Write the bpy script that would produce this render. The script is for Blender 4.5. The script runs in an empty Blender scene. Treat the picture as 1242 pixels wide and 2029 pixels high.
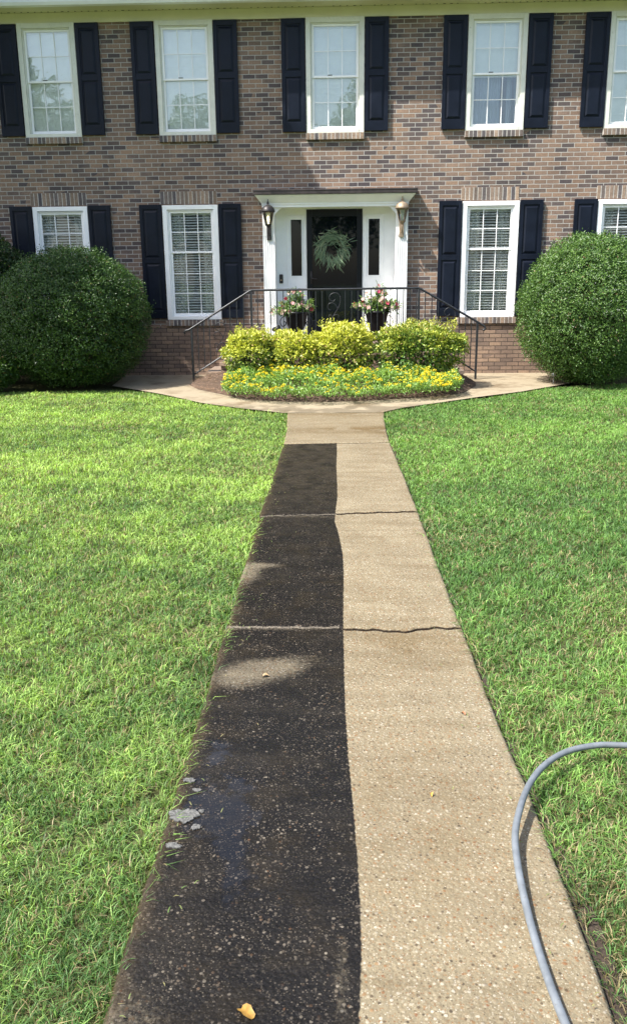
import bpy, math, random
import numpy as np
from mathutils import Vector, Matrix
random.seed(7); rng = np.random.default_rng(11)
SC = bpy.context.scene; COL = SC.collection

# ------------------------------------------------------------------ camera
CAM_LOC = (0.1714, -14.757, 1.70)
cam_d = bpy.data.cameras.new('camera'); cam = bpy.data.objects.new('camera', cam_d); COL.objects.link(cam)
cam_d.sensor_fit = 'VERTICAL'; cam_d.sensor_height = 36.0; cam_d.lens = 1680/2029*36
cam_d.clip_start = .05; cam_d.clip_end = 2000
PITCH, ROLL, YAW = 0.26584, -0.01003, 0.03643
def cam_rows():
    cy, sy = math.cos(YAW), math.sin(YAW); cp, sp = math.cos(PITCH), math.sin(PITCH); cr, sr = math.cos(ROLL), math.sin(ROLL)
    Y = np.array([[cy, sy, 0], [-sy, cy, 0], [0, 0, 1]]); B = np.array([[1, 0, 0], [0, 0, -1], [0, 1, 0]], float)
    P = np.array([[1, 0, 0], [0, cp, -sp], [0, sp, cp]]); Rr = np.array([[cr, -sr, 0], [sr, cr, 0], [0, 0, 1]])
    return Rr @ P @ B @ Y
CR = cam_rows()
m = Matrix(((CR[0][0], -CR[1][0], -CR[2][0], CAM_LOC[0]), (CR[0][1], -CR[1][1], -CR[2][1], CAM_LOC[1]), (CR[0][2], -CR[1][2], -CR[2][2], CAM_LOC[2]), (0, 0, 0, 1)))
cam.matrix_world = m; SC.camera = cam
# ------------------------------------------------------------------ sky, sun, exposure
SUN = Vector((1.0, 0.58, -1.60)).normalized()          # travel of the light
EL = math.asin(-SUN.z); AZ = math.atan2(-SUN.x, -SUN.y)
w = bpy.data.worlds.new('World'); SC.world = w; w.use_nodes = True
nt = w.node_tree; bg = nt.nodes['Background']
sky = nt.nodes.new('ShaderNodeTexSky'); sky.sky_type = 'NISHITA'; sky.sun_disc = False
sky.sun_elevation = EL; sky.sun_rotation = AZ % (2*math.pi); sky.air_density = 1.0; sky.dust_density = 2.5
nt.links.new(sky.outputs[0], bg.inputs[0]); bg.inputs[1].default_value = 0.15
sun_d = bpy.data.lights.new('sun', 'SUN'); sun_d.energy = 5.0; sun_d.angle = math.radians(.55); sun_d.color = (1, .97, .91)
sun = bpy.data.objects.new('sun', sun_d); COL.objects.link(sun)
sun.rotation_euler = SUN.to_track_quat('-Z', 'Y').to_euler(); sun.location = (-10, -10, 20)
SC.view_settings.view_transform = 'Standard'; SC.view_settings.look = 'None'
SC.view_settings.exposure = 0.97; SC.view_settings.gamma = 1.0
SC.cycles.max_bounces = 6; SC.cycles.transparent_max_bounces = 12; SC.cycles.use_denoising = True

# ------------------------------------------------------------------ helpers
def zt(y):                                               # terrain: level lawn rising a little to the house
    t = np.clip((np.asarray(y, float)+8)/7.5, 0, 1); return .15*t*t*(3-2*t)
def tag(o, label=None, cat=None, group=None, kind=None):
    if label: o['label'] = label
    if cat: o['category'] = cat
    if group: o['group'] = group
    if kind: o['kind'] = kind
    return o
def empty(name, loc=(0, 0, 0), label=None, cat=None, group=None):
    o = bpy.data.objects.new(name, None); COL.objects.link(o); o.location = loc; o.empty_display_size = .2
    return tag(o, label, cat, group)
def mesh_np(name, V, tris=None, quads=None, mats=(), parent=None, col=None, attrs=None, smooth=False, matidx=None, loc=None):
    """numpy arrays to ONE mesh object; col = per-vertex RGB"""
    me = bpy.data.meshes.new(name); V = np.asarray(V, np.float32)
    nt_ = 0 if tris is None else len(tris); nq = 0 if quads is None else len(quads)
    me.vertices.add(len(V)); me.vertices.foreach_set('co', V.ravel())
    loops = np.concatenate([np.asarray(tris, np.int32).ravel() if nt_ else np.zeros(0, np.int32), np.asarray(quads, np.int32).ravel() if nq else np.zeros(0, np.int32)])
    me.loops.add(len(loops)); me.loops.foreach_set('vertex_index', loops.astype(np.int32))
    st = np.concatenate([np.arange(nt_)*3, nt_*3+np.arange(nq)*4]).astype(np.int32)
    me.polygons.add(nt_+nq); me.polygons.foreach_set('loop_start', st)
    me.update(calc_edges=True)
    if smooth: me.polygons.foreach_set('use_smooth', np.ones(nt_+nq, bool))
    if matidx is not None: me.polygons.foreach_set('material_index', np.asarray(matidx, np.int32))
    if col is not None:
        a = me.color_attributes.new('col', 'FLOAT_COLOR', 'POINT'); c4 = np.ones((len(V), 4), np.float32); c4[:, :3] = col; a.data.foreach_set('color', c4.ravel())
    for k, v in (attrs or {}).items():
        a = me.attributes.new(k, 'FLOAT', 'POINT'); a.data.foreach_set('value', np.asarray(v, np.float32))
    for mm in mats: me.materials.append(mm)
    me.validate()
    o = bpy.data.objects.new(name, me); COL.objects.link(o)
    if parent: o.parent = parent
    if loc is not None: o.location = loc
    return o
class MB:
    """collects boxes, tubes, prisms; builds one mesh"""
    def __init__(s): s.v = []; s.f = []; s.c = []; s.mi = []; s.cur = (1, 1, 1); s.m = 0
    def _add(s, vs, fs):
        b = len(s.v); s.v += [tuple(map(float, x)) for x in vs]; s.c += [s.cur]*len(vs)
        for f in fs: s.f.append([b+i for i in f]); s.mi.append(s.m)
    def box(s, x0, x1, y0, y1, z0, z1, rot=None, at=None):
        vs = [(x, y, z) for z in (z0, z1) for y in (y0, y1) for x in (x0, x1)]
        if rot is not None:
            a = Vector(at or ((x0+x1)/2, (y0+y1)/2, (z0+z1)/2)); vs = [tuple(a+rot@(Vector(v)-a)) for v in vs]
        s._add(vs, [(0, 2, 3, 1), (4, 5, 7, 6), (0, 1, 5, 4), (2, 6, 7, 3), (0, 4, 6, 2), (1, 3, 7, 5)]); return s
    def frustum(s, b, t, z0, z1):                        # b,t = (x0,x1,y0,y1)
        vs = [(b[0], b[2], z0), (b[1], b[2], z0), (b[1], b[3], z0), (b[0], b[3], z0), (t[0], t[2], z1), (t[1], t[2], z1), (t[1], t[3], z1), (t[0], t[3], z1)]
        s._add(vs, [(3, 2, 1, 0), (4, 5, 6, 7), (0, 1, 5, 4), (1, 2, 6, 5), (2, 3, 7, 6), (3, 0, 4, 7)]); return s
    def prism(s, pts, y0, y1):                           # polygon in xz, extruded along y
        n = len(pts); vs = [(x, y0, z) for x, z in pts]+[(x, y1, z) for x, z in pts]
        s._add(vs, [tuple(range(n)), tuple(range(2*n-1, n-1, -1))]+[(i, i+n, (i+1) % n+n, (i+1) % n) for i in range(n)]); return s
    def prism_x(s, pts, x0, x1):                         # polygon in yz, extruded along x
        n = len(pts); vs = [(x0, y, z) for y, z in pts]+[(x1, y, z) for y, z in pts]
        s._add(vs, [tuple(range(n)), tuple(range(2*n-1, n-1, -1))]+[(i, i+n, (i+1) % n+n, (i+1) % n) for i in range(n)]); return s
    def lathe(s, prof, c, n=16, phase=0.):               # prof = [(r,z)]
        vs = []; fs = []
        for r, z in prof:
            for k in range(n):
                a = 2*math.pi*k/n+phase; vs.append((c[0]+r*math.cos(a), c[1]+r*math.sin(a), c[2]+z))
        for i in range(len(prof)-1):
            for k in range(n):
                fs.append((i*n+k, i*n+(k+1) % n, (i+1)*n+(k+1) % n, (i+1)*n+k))
        fs.append(tuple(range(n-1, -1, -1))); fs.append(tuple(range((len(prof)-1)*n, len(prof)*n)))
        s._add(vs, fs); return s
    def tube(s, pts, r, n=8, taper=None):
        pts = [Vector(p) for p in pts]; vs = []; fs = []; up = None
        for i, p in enumerate(pts):
            d = (pts[min(i+1, len(pts)-1)]-pts[max(i-1, 0)]).normalized()
            if up is None:
                up = d.orthogonal().normalized()
            up = (up-d*up.dot(d)).normalized(); sd = d.cross(up)
            rr = r if taper is None else r+(taper-r)*i/(len(pts)-1)
            for k in range(n):
                a = 2*math.pi*k/n+math.pi/n; vs.append(tuple(p+(up*math.cos(a)+sd*math.sin(a))*rr))
        for i in range(len(pts)-1):
            for k in range(n): fs.append((i*n+k, i*n+(k+1) % n, (i+1)*n+(k+1) % n, (i+1)*n+k))
        fs.append(tuple(range(n-1, -1, -1))); fs.append(tuple(range((len(pts)-1)*n, len(pts)*n)))
        s._add(vs, fs); return s
    def build(s, name, mats, parent=None, bevel=0, smooth=False, col=False, loc=None):
        me = bpy.data.meshes.new(name); me.from_pydata(s.v, [], s.f)
        if not isinstance(mats, (list, tuple)): mats = [mats]
        for mm in mats: me.materials.append(mm)
        for p, i in zip(me.polygons, s.mi): p.material_index = i; p.use_smooth = smooth
        if col:
            a = me.color_attributes.new('col', 'FLOAT_COLOR', 'POINT')
            a.data.foreach_set('color', np.c_[np.array(s.c, np.float32), np.ones(len(s.v), np.float32)].ravel())
        me.update()
        o = bpy.data.objects.new(name, me); COL.objects.link(o)
        if parent: o.parent = parent
        if loc: o.location = loc
        if bevel:
            b = o.modifiers.new('bevel', 'BEVEL'); b.width = bevel; b.segments = 2; b.limit_method = 'ANGLE'; b.angle_limit = math.radians(40)
        return o
def copy_tree(o, parent=None):
    c = o.copy(); COL.objects.link(c)
    if parent: c.parent = parent
    for ch in list(o.children): copy_tree(ch, c)
    return c

# ------------------------------------------------------------------ materials
class NT:
    def __init__(s, name):
        s.m = bpy.data.materials.new(name); s.m.use_nodes = True; s.t = s.m.node_tree; s.b = s.t.nodes['Principled BSDF']; s.out = s.t.nodes['Material Output']
    def n(s, typ, ins=None, **kw):
        nd = s.t.nodes.new('ShaderNode'+typ)
        for k, v in kw.items(): setattr(nd, k, v)
        for k, v in (ins or {}).items(): s.set(nd, k, v)
        return nd
    def set(s, nd, k, v):
        if isinstance(v, bpy.types.NodeSocket): s.t.links.new(v, nd.inputs[k])
        else: nd.inputs[k].default_value = v
    def p(s, **kw):
        for k, v in kw.items(): s.set(s.b, k.replace('_', ' '), v)
    def math(s, op, a, b=0, clamp=False):
        nd = s.n('Math', operation=op, use_clamp=clamp); s.set(nd, 0, a); s.set(nd, 1, b); return nd.outputs[0]
    def mix(s, f, a, b, blend='MIX'):
        nd = s.n('Mix', data_type='RGBA', blend_type=blend); s.set(nd, 0, f); s.set(nd, 6, a); s.set(nd, 7, b); return nd.outputs[2]
    def noise(s, vec, scale, detail=3, rough=.5): return s.n('TexNoise', {'Vector': vec, 'Scale': scale, 'Detail': detail, 'Roughness': rough})
    def ramp(s, f, stops, interp='LINEAR'):
        nd = s.n('ValToRGB'); cr = nd.color_ramp; cr.interpolation = interp
        while len(cr.elements) < len(stops): cr.elements.new(.5)
        for e, (pos, c) in zip(cr.elements, stops): e.position = pos; e.color = (*c, 1) if len(c) == 3 else c
        s.set(nd, 0, f); return nd.outputs[0]
    def smooth(s, v, a, b):
        nd = s.n('MapRange', interpolation_type='SMOOTHSTEP'); s.set(nd, 0, v); s.set(nd, 1, a); s.set(nd, 2, b); return nd.outputs[0]
    def obj(s): return s.n('TexCoord').outputs['Object']
    def attr(s, name): return s.n('Attribute', attribute_name=name)
    def bump(s, h, strength=.3, dist=.01):
        nd = s.n('Bump', {'Height': h, 'Strength': strength, 'Distance': dist}); s.set(s.b, 'Normal', nd.outputs[0])
def c4(r, g, b): return (r, g, b, 1)
def simple(name, col, rough=.5, metal=0., var=.12, scale=6., bump=0, spec=.5, grime=None):
    k = NT(name); v = k.obj(); n1 = k.noise(v, scale, 5, .6)
    lo = tuple(x*(1-var) for x in col); hi = tuple(min(1, x*(1+var)) for x in col)
    c = k.ramp(n1.outputs[0], [(.3, lo), (.7, hi)])
    if grime:
        n2 = k.noise(v, scale*2.7, 6, .7); c = k.mix(k.smooth(n2.outputs[0], .58, .75), c, c4(*grime))
    k.p(Base_Color=c, Roughness=rough, Metallic=metal, Specular_IOR_Level=spec)
    r = k.ramp(n1.outputs[0], [(.3, (rough*.85,)*3), (.7, (min(1, rough*1.15),)*3)]); k.set(k.b, 'Roughness', r)
    if bump: k.bump(k.noise(v, 60, 4).outputs[0], bump, .004)
    return k.m
BRICK_STOPS = [(0, (.11, .098, .102)), (.10, (.13, .112, .112)), (.15, (.18, .145, .125)), (.28, (.275, .20, .15)), (.45, (.345, .248, .178)), (.58, (.255, .195, .157)), (.70, (.365, .268, .198)), (.80, (.20, .158, .138)), (.88, (.14, .120, .116)), (.93, (.13, .112, .110)), (1, (.30, .222, .168))]
def brick_mat(name, mortar, axis='XZ', mor2=None, dark=1., stops=None):
    k = NT(name); sx = k.n('SeparateXYZ', {0: k.obj()})
    u = sx.outputs[0] if axis[0] == 'X' else sx.outputs[1]
    nz0 = k.noise(k.obj(), 9, 2)
    vec = k.n('CombineXYZ', {0: k.math('ADD', u, k.math('MULTIPLY', k.math('SUBTRACT', nz0.outputs[0], .5), .004)), 1: k.math('ADD', sx.outputs[2], k.math('MULTIPLY', k.math('SUBTRACT', k.noise(k.obj(), 5, 2).outputs[0], .5), .008))}).outputs[0]
    br = k.n('TexBrick', {'Vector': vec, 'Color1': c4(0, 0, 0), 'Color2': c4(1, 1, 1), 'Mortar': c4(.5, .5, .5), 'Scale': 1., 'Mortar Size': .0060, 'Mortar Smooth': .25, 'Bias': 0., 'Brick Width': .2032, 'Row Height': .0677})
    rv = k.math('FRACT', k.math('ADD', br.outputs[0], k.math('MULTIPLY', k.noise(k.obj(), .9, 3, .6).outputs[0], .5))); tint = k.ramp(rv, [(a, tuple(x*dark*q for x, q in zip(c, (.75, .705, .70)))) for a, c in (stops or BRICK_STOPS)])
    n1 = k.noise(k.obj(), 38, 6, .7); n2 = k.noise(k.obj(), 1.3, 3)
    tint = k.mix(.55, tint, k.ramp(n1.outputs[0], [(.3, (.55, .53, .52)), (.7, (1.42, 1.40, 1.38))]), 'MULTIPLY')
    tint = k.mix(.8, tint, k.ramp(n2.outputs[0], [(.3, (.74, .75, .78)), (.7, (1.25, 1.22, 1.17))]), 'MULTIPLY'); tint = k.mix(.6, tint, k.ramp(k.noise(k.obj(), .33, 4, .6).outputs[0], [(.35, (.82, .82, .84)), (.65, (1.2, 1.2, 1.18))]), 'MULTIPLY')
    mo = k.mix(k.noise(k.obj(), 14, 4).outputs[0], c4(*mortar), c4(*(mor2 or tuple(x*.72 for x in mortar))))
    smear = k.math('MULTIPLY', k.smooth(n1.outputs[0], .60, .78), .30)       # old mortar smears on the faces
    tint = k.mix(smear, tint, mo)
    k.p(Base_Color=k.mix(br.outputs['Fac'], tint, mo), Roughness=.88, Specular_IOR_Level=.25)
    h = k.math('ADD', k.math('MULTIPLY', k.math('SUBTRACT', 1, br.outputs['Fac']), .8), k.math('MULTIPLY', n1.outputs[0], .45))
    k.bump(h, .8, .010); return k.m
def vcol_mat(name, rough=.85, nscale=30, amt=.5, bump=.5):
    k = NT(name); a = k.attr('col'); n1 = k.noise(k.obj(), nscale, 5, .65)
    c = k.mix(amt, a.outputs['Color'], k.ramp(n1.outputs[0], [(.3, (.4, .4, .4)), (.7, (1.5, 1.5, 1.5))]), 'MULTIPLY')
    k.p(Base_Color=c, Roughness=rough, Specular_IOR_Level=.3)
    if bump: k.bump(n1.outputs[0], bump, .005)
    return k.m
def leaf_mat(name, rough=.4, trans=.3, spec=.5):
    k = NT(name); a = k.attr('col')
    k.p(Base_Color=a.outputs['Color'], Roughness=rough, Specular_IOR_Level=spec)
    tr = k.n('BsdfTranslucent', {'Color': k.mix(1., a.outputs['Color'], c4(1.2, 1.25, .6), 'MULTIPLY')})
    mx = k.n('MixShader', {0: trans}); k.t.links.new(k.b.outputs[0], mx.inputs[1]); k.t.links.new(tr.outputs[0], mx.inputs[2])
    k.t.links.new(mx.outputs[0], k.out.inputs[0]); return k.m
def glass_mat(name, tint=(.9, .95, .93), base=.08, up=.9):
    k = NT(name); lw = k.n('Fresnel', {'IOR': 1.5}); f = k.math('ADD', k.math('MULTIPLY', lw.outputs[0], up), base, True)
    nb = k.n('Bump', {'Height': k.noise(k.obj(), 2.2, 2).outputs[0], 'Strength': .05, 'Distance': .05})
    g = k.n('BsdfGlossy', {'Color': c4(1, 1, 1), 'Roughness': .015, 'Normal': nb.outputs[0]}); t = k.n('BsdfTransparent', {'Color': c4(*tint)})
    mx = k.n('MixShader', {0: f}); k.t.links.new(t.outputs[0], mx.inputs[1]); k.t.links.new(g.outputs[0], mx.inputs[2])
    k.t.links.new(mx.outputs[0], k.out.inputs[0]); return k.m
M = {}
M['brick'] = brick_mat('brick wall', (.46, .44, .40))
M['brick_y'] = brick_mat('brick wall side', (.50, .47, .43), 'YZ')
M['brick_low'] = brick_mat('stained foundation brick', (.10, .075, .06), mor2=(.05, .04, .035), dark=1.0, stops=[(0, (.22, .175, .145)), (.25, (.36, .275, .205)), (.5, (.28, .215, .17)), (.72, (.40, .30, .215)), (.85, (.22, .175, .145)), (1, (.33, .25, .19))])
M['lintel'] = vcol_mat('lintel brick', .88)
M['mortar'] = simple('mortar', (.45, .42, .38), .95, var=.25, scale=20)
M['white'] = simple('white paint', (.91, .91, .90), .45, var=.04, scale=5)
M['cream'] = simple('cream weathered paint', (.68, .68, .60), .5, var=.07, scale=7, grime=(.50, .47, .40))
M['soffit'] = simple('cream soffit paint', (.64, .62, .43), .6, var=.05, scale=3)
M['shutter'] = simple('navy black shutter paint', (.006, .009, .018), .42, var=.3, scale=4, spec=.20, grime=(.012, .014, .022))
M['door'] = simple('black storm door paint', (.004, .005, .008), .35, var=.1, spec=.25)
M['dark'] = simple('dark room', (.012, .013, .016), .9)
M['iron'] = simple('weathered black iron', (.022, .024, .028), .42, var=.35, scale=25, metal=.2)
M['cap'] = simple('dark bronze flashing', (.045, .036, .034), .5, var=.5, scale=9, metal=.3)
M['shingle'] = simple('dark roof shingle', (.07, .07, .065), .9, var=.4, scale=12, bump=.5)
M['gutter'] = simple('white gutter enamel', (.82, .83, .83), .35, var=.04)
M['glass'] = glass_mat('window glass', (.97, .985, .98), base=.0, up=.8)
M['glass_up'] = glass_mat('upper window glass', (.985, 1, .99), base=.06, up=1.)
M['glass_lamp'] = glass_mat('lantern glass', (.85, .88, .86), .10)
M['glass_dark'] = NT('dark door glass').m
k = NT('dark door glass pane'); k.p(Base_Color=c4(.004, .006, .008), Roughness=.02, IOR=1.5, Specular_IOR_Level=.30); M['glass_dark'] = k.m
M['blind'] = simple('white blind slats', (.86, .87, .84), .5, var=.04)
M['blind_up'] = simple('closed white blind', (.94, .96, .90), .5, var=.05)
M['curtain'] = simple('sheer curtain', (.66, .68, .68), .9, var=.12, scale=3)
M['curtain_blue'] = simple('blue grey sheer curtain', (.30, .36, .42), .9, var=.15, scale=3)
M['leaf'] = leaf_mat('leaf', .38, .22)
M['leaf_gloss'] = leaf_mat('glossy shrub leaf', .38, .2, .42)
M['grass'] = leaf_mat('grass blade', .5, .40, .35)
M['petal'] = leaf_mat('petal', .6, .3, .2)
M['bark'] = simple('bark', (.12, .095, .075), .95, var=.4, scale=12, bump=.8)
M['twig'] = simple('twig', (.05, .04, .025), .95, var=.3, scale=20)
M['pot'] = simple('black glazed pot', (.008, .008, .010), .4, var=.3, spec=.25)
M['bronze_sunlit'] = simple('sunlit bronze lantern', (.30, .225, .155), .5, var=.3, scale=30, metal=.35, grime=(.42, .33, .22))  # lantern metal in a lighter tan, with sunlight painted into the colour
M['bronze'] = simple('dark bronze lantern', (.04, .035, .035), .45, var=.35, scale=30, metal=.4)
M['hose'] = simple('grey rubber hose', (.145, .16, .175), .5, var=.22, scale=22, grime=(.10, .095, .085))
M['straw'] = leaf_mat('straw', .8, .1, .2)

# ------------------------------------------------------------------ vegetation generators
def leaves(name, P, tip, nor, L, Wd, col, mat, parent=None, loc=None, fold=.25, extra=None, matidx=None):
    """every leaf = two triangles folded along the midrib"""
    n = len(P); tip = tip/np.linalg.norm(tip, axis=1, keepdims=True)
    side = np.cross(tip, nor); side /= np.linalg.norm(side, axis=1, keepdims=True)+1e-9
    nor = np.cross(side, tip); L = np.broadcast_to(L, n)[:, None]; Wd = np.broadcast_to(Wd, n)[:, None]
    V = np.empty((n, 4, 3)); V[:, 0] = P; V[:, 1] = P+tip*L; mid = P+tip*L*.48+nor*Wd*fold
    V[:, 2] = mid-side*Wd*.5; V[:, 3] = mid+side*Wd*.5; V[:, 1] -= nor*Wd*.2
    b = np.arange(n)[:, None]*4; T = np.concatenate([b+[0, 3, 1], b+[0, 1, 2]], 1).reshape(-1, 3)
    C = np.repeat(col, 4, 0)
    mi = None if matidx is None else np.repeat(matidx, 2)
    mats = mat if isinstance(mat, (list, tuple)) else [mat]
    return mesh_np(name, V.reshape(-1, 3), tris=T, mats=mats, parent=parent, col=C, loc=loc, matidx=mi)
def unit(n):
    v = rng.normal(size=(n, 3)); return v/np.linalg.norm(v, axis=1, keepdims=True)
def mixcol(a, b, t): return np.asarray(a)*(1-t[:, None])+np.asarray(b)*t[:, None]
def vnoise(P, f, seed=0):
    """cheap smooth noise from sines, about 0..1"""
    r = np.random.default_rng(seed); o = np.zeros(len(P)); D = P.shape[1]
    for i in range(6):
        k = r.normal(size=D); k /= np.linalg.norm(k); o += np.sin((P@k)*f*(1+.35*i)+r.uniform(0, 6.28))/(1+.25*i)
    return np.clip(.5+o/7.0, 0, 1)

# ================================================================== GROUND
def ground_sheet():
    xs = np.array([-300, -60, -20, -10, -7, -5, -3.5, -2, -1, 0, 1, 2, 3.5, 5, 7, 10, 20, 60, 300.]); ys = np.array(sorted(list(np.arange(-16, 2.01, .5))+[-300, -80, -40, -25, 10, 40, 300]))
    X, Y = np.meshgrid(xs, ys); Z = zt(Y)-.035-.012*((Y > -4.2) & (abs(X) < 3.6)); V = np.c_[X.ravel(), Y.ravel(), Z.ravel()]; nx = len(xs)
    q = [(j*nx+i, j*nx+i+1, (j+1)*nx+i+1, (j+1)*nx+i) for j in range(len(ys)-1) for i in range(nx-1)]
    k = NT('lawn soil and thatch'); n1 = k.noise(k.obj(), 22, 6, .7); n2 = k.noise(k.obj(), .8, 3)
    c = k.ramp(n1.outputs[0], [(.3, (.035, .034, .014)), (.5, (.065, .072, .026)), (.7, (.13, .115, .06))])
    gx = k.n('SeparateXYZ', {0: k.obj()}); far = k.math('MAXIMUM', k.smooth(gx.outputs[1], -14.0, -15.5), k.math('MAXIMUM', k.smooth(gx.outputs[1], 1, 3), k.smooth(k.math('ABSOLUTE', gx.outputs[0]), 7.2, 8.2)))
    c = k.mix(far, c, k.ramp(n1.outputs[0], [(.3, (.055, .085, .030)), (.5, (.095, .13, .052)), (.7, (.15, .17, .085))]))
    k.p(Base_Color=k.mix(.4, c, k.ramp(n2.outputs[0], [(.3, (.6, .65, .6)), (.7, (1.3, 1.3, 1.2))]), 'MULTIPLY'), Roughness=.95, Specular_IOR_Level=.2); k.bump(n1.outputs[0], .8, .02)
    tag(mesh_np('ground', V, quads=q, mats=[k.m]), kind='structure')
ground_sheet()
# ---- the path: exposed aggregate slabs, left strip still dark and wet, right strip washed clean
PL = np.array([(-16, -.40), (-13.15, -.405), (-11.5, -.415), (-8.5, -.46), (-5.85, -.46), (-5.0, -.48), (-4.05, -.54)])
PR = np.array([(-16, .85), (-13.12, .817), (-12.15, .809), (-11.85, .79), (-10.3, .762), (-8.5, .738), (-7.3, .712), (-5.6, .66), (-4.6, .665), (-3.8, .70)])
ST = np.array([(-16, .205), (-13.3, .20), (-13.13, .209), (-12.93, .219), (-12.75, .219), (-12.53, .214), (-12.28, .205), (-11.97, .19), (-11.58, .179), (-10.76, .171), (-9.9, .174), (-9.57, .168), (-9.12, .14), (-8.95, .125), (-8.8, .109), (-8.52, .112), (-8.1, .124), (-7.6, .119), (-6.9, .106), (-6.3, .108), (-5.86, .102)])
def ip(tab, y): return np.interp(y, tab[:, 0], tab[:, 1])
JO = [lambda x: -16+0*x, lambda x: -10.745+.03*np.clip((x-.15)/.2, 0, 1)*-1.3+.05*np.clip((x-.42)/.35, 0, 1)+.012*np.sin(x*23)*(x > .15)+.006*np.sin(x*61),
      lambda x: -8.572+.103*(x-.1)+.006*np.sin(x*31)+.004*np.sin(x*73), lambda x: -5.86+.06*(x-.1)+.003*np.sin(x*19), lambda x: -4.02+.0*x]
def path_mat():
    k = NT('exposed aggregate concrete'); v = k.obj(); sd = k.attr('sd').outputs['Fac']; pale = k.attr('pale').outputs['Fac']; wet = k.attr('wet').outputs['Fac']; brown = k.attr('brown').outputs['Fac']
    wob = k.noise(v, 55, 3).outputs[0]; edge = k.math('ADD', sd, k.math('MULTIPLY', k.math('SUBTRACT', wob, .5), .012)); dm = k.smooth(edge, -.002, .003)
    def peb(scale, lo, hi, thr0, thr1, sub):
        vo = k.n('TexVoronoi', {'Vector': v, 'Scale': scale, 'Randomness': 1.}); cs = k.n('SeparateColor', {0: vo.outputs['Color']})
        m1 = k.math('SUBTRACT', 1, k.smooth(vo.outputs['Distance'], lo, hi)); sel = k.smooth(cs.outputs[0], thr0, thr1)
        return k.math('MULTIPLY', m1, sel), cs.outputs[1], vo.outputs['Distance']
    A, ac, ad = peb(95, .36, .48, .30, .34, 0); B, bc, bd = peb(62, .28, .38, .72, .75, 0); D, dc, dd = peb(190, .3, .5, .2, .25, 0)
    fine = k.noise(v, 260, 4, .7).outputs[0]; mid = k.noise(v, 3.2, 5, .6).outputs[0]; big = k.noise(v, 1.1, 3).outputs[0]
    cem = k.ramp(fine, [(.3, (.165, .135, .088)), (.7, (.265, .228, .158))])
    stops = [(0, (.17, .075, .035)), (.08, (.24, .135, .062)), (.18, (.20, .15, .095)), (.5, (.26, .222, .152)), (.74, (.33, .29, .22)), (.86, (.47, .44, .38)), (.91, (.13, .095, .06)), (1, (.05, .038, .028))]
    clean = k.mix(k.math('MULTIPLY', D, .9), cem, k.ramp(dc, stops)); clean = k.mix(k.math('MULTIPLY', A, .82), clean, k.ramp(ac, stops)); clean = k.mix(k.math('MULTIPLY', B, .72), clean, k.ramp(bc, stops))
    band = k.noise(k.n('Mapping', {'Vector': v, 'Scale': (.8, 5.5, 1)}).outputs[0], 1.7, 4, .6).outputs[0]; clean = k.mix(.75, clean, k.ramp(band, [(.32, (.80, .77, .72)), (.5, (1, 1, 1)), (.70, (1.12, 1.12, 1.12))]), 'MULTIPLY')
    rust = k.smooth(k.noise(v, 8.5, 6, .75).outputs[0], .56, .76); clean = k.mix(k.math('MULTIPLY', rust, .55), clean, k.mix(1., clean, c4(.74, .56, .40), 'MULTIPLY'))
    clean = k.mix(.6, clean, k.ramp(mid, [(.28, (.74, .68, .60)), (.7, (1.24, 1.24, 1.20))]), 'MULTIPLY')
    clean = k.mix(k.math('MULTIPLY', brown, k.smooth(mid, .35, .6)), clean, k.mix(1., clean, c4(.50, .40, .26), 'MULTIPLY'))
    # dark growth: only some stones show through
    sk = k.n('SeparateColor', {0: k.n('TexVoronoi', {'Vector': v, 'Scale': 95.}).outputs['Color']})
    film = k.ramp(fine, [(.3, (.004, .0035, .0032)), (.52, (.009, .0075, .0062)), (.72, (.030, .025, .019))]); algae = k.smooth(k.noise(v, 4.2, 5, .7).outputs[0], .46, .66); film = k.mix(k.math('MULTIPLY', algae, .7), film, k.ramp(fine, [(.3, (.008, .006, .0035)), (.7, (.036, .027, .015))]))
    patch = k.noise(v, 6.5, 4, .6).outputs[0]
    A2 = k.math('MULTIPLY', A, k.math('MULTIPLY', k.smooth(sk.outputs[2], .86, .95), k.math('MULTIPLY', k.smooth(patch, .36, .64), .85)))
    B2 = k.math('MULTIPLY', B, k.math('MULTIPLY', k.smooth(bc, .80, .90), .55)); D2 = k.math('MULTIPLY', D, k.math('MULTIPLY', k.smooth(dc, .66, .76), k.smooth(patch, .30, .60)))
    st2 = [(0, (.13, .07, .035)), (.3, (.13, .10, .07)), (.8, (.23, .20, .16)), (1, (.30, .26, .20))]
    dark = k.mix(D2, film, c4(.125, .105, .08)); dark = k.mix(A2, dark, k.ramp(ac, st2)); dark = k.mix(B2, dark, k.ramp(k.math('MULTIPLY', bc, .8), st2))
    pm = k.smooth(k.math('ADD', pale, k.math('MULTIPLY', k.math('SUBTRACT', k.noise(v, 48, 6, .78).outputs[0], .5), 1.5)), .30, 1.0)
    eg = k.math('MULTIPLY', k.smooth(k.math('ADD', k.attr('edgeL').outputs['Fac'], k.math('MULTIPLY', k.math('SUBTRACT', patch, .5), 1.1)), .35, .95), .55); dark = k.mix(eg, dark, k.mix(1., clean, c4(.40, .35, .28), 'MULTIPLY'))
    dark = k.mix(k.math('MULTIPLY', pm, .85), dark, k.mix(1., clean    , c4(.92, .95, 1.0), 'MULTIPLY'))
    jn = k.smooth(k.math('ADD', k.attr('joint').outputs['Fac'], k.math('MULTIPLY', k.math('SUBTRACT', wob, .5), .9)), .45, .95); clean = k.mix(jn, clean, c4(.022, .015, .010))
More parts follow.
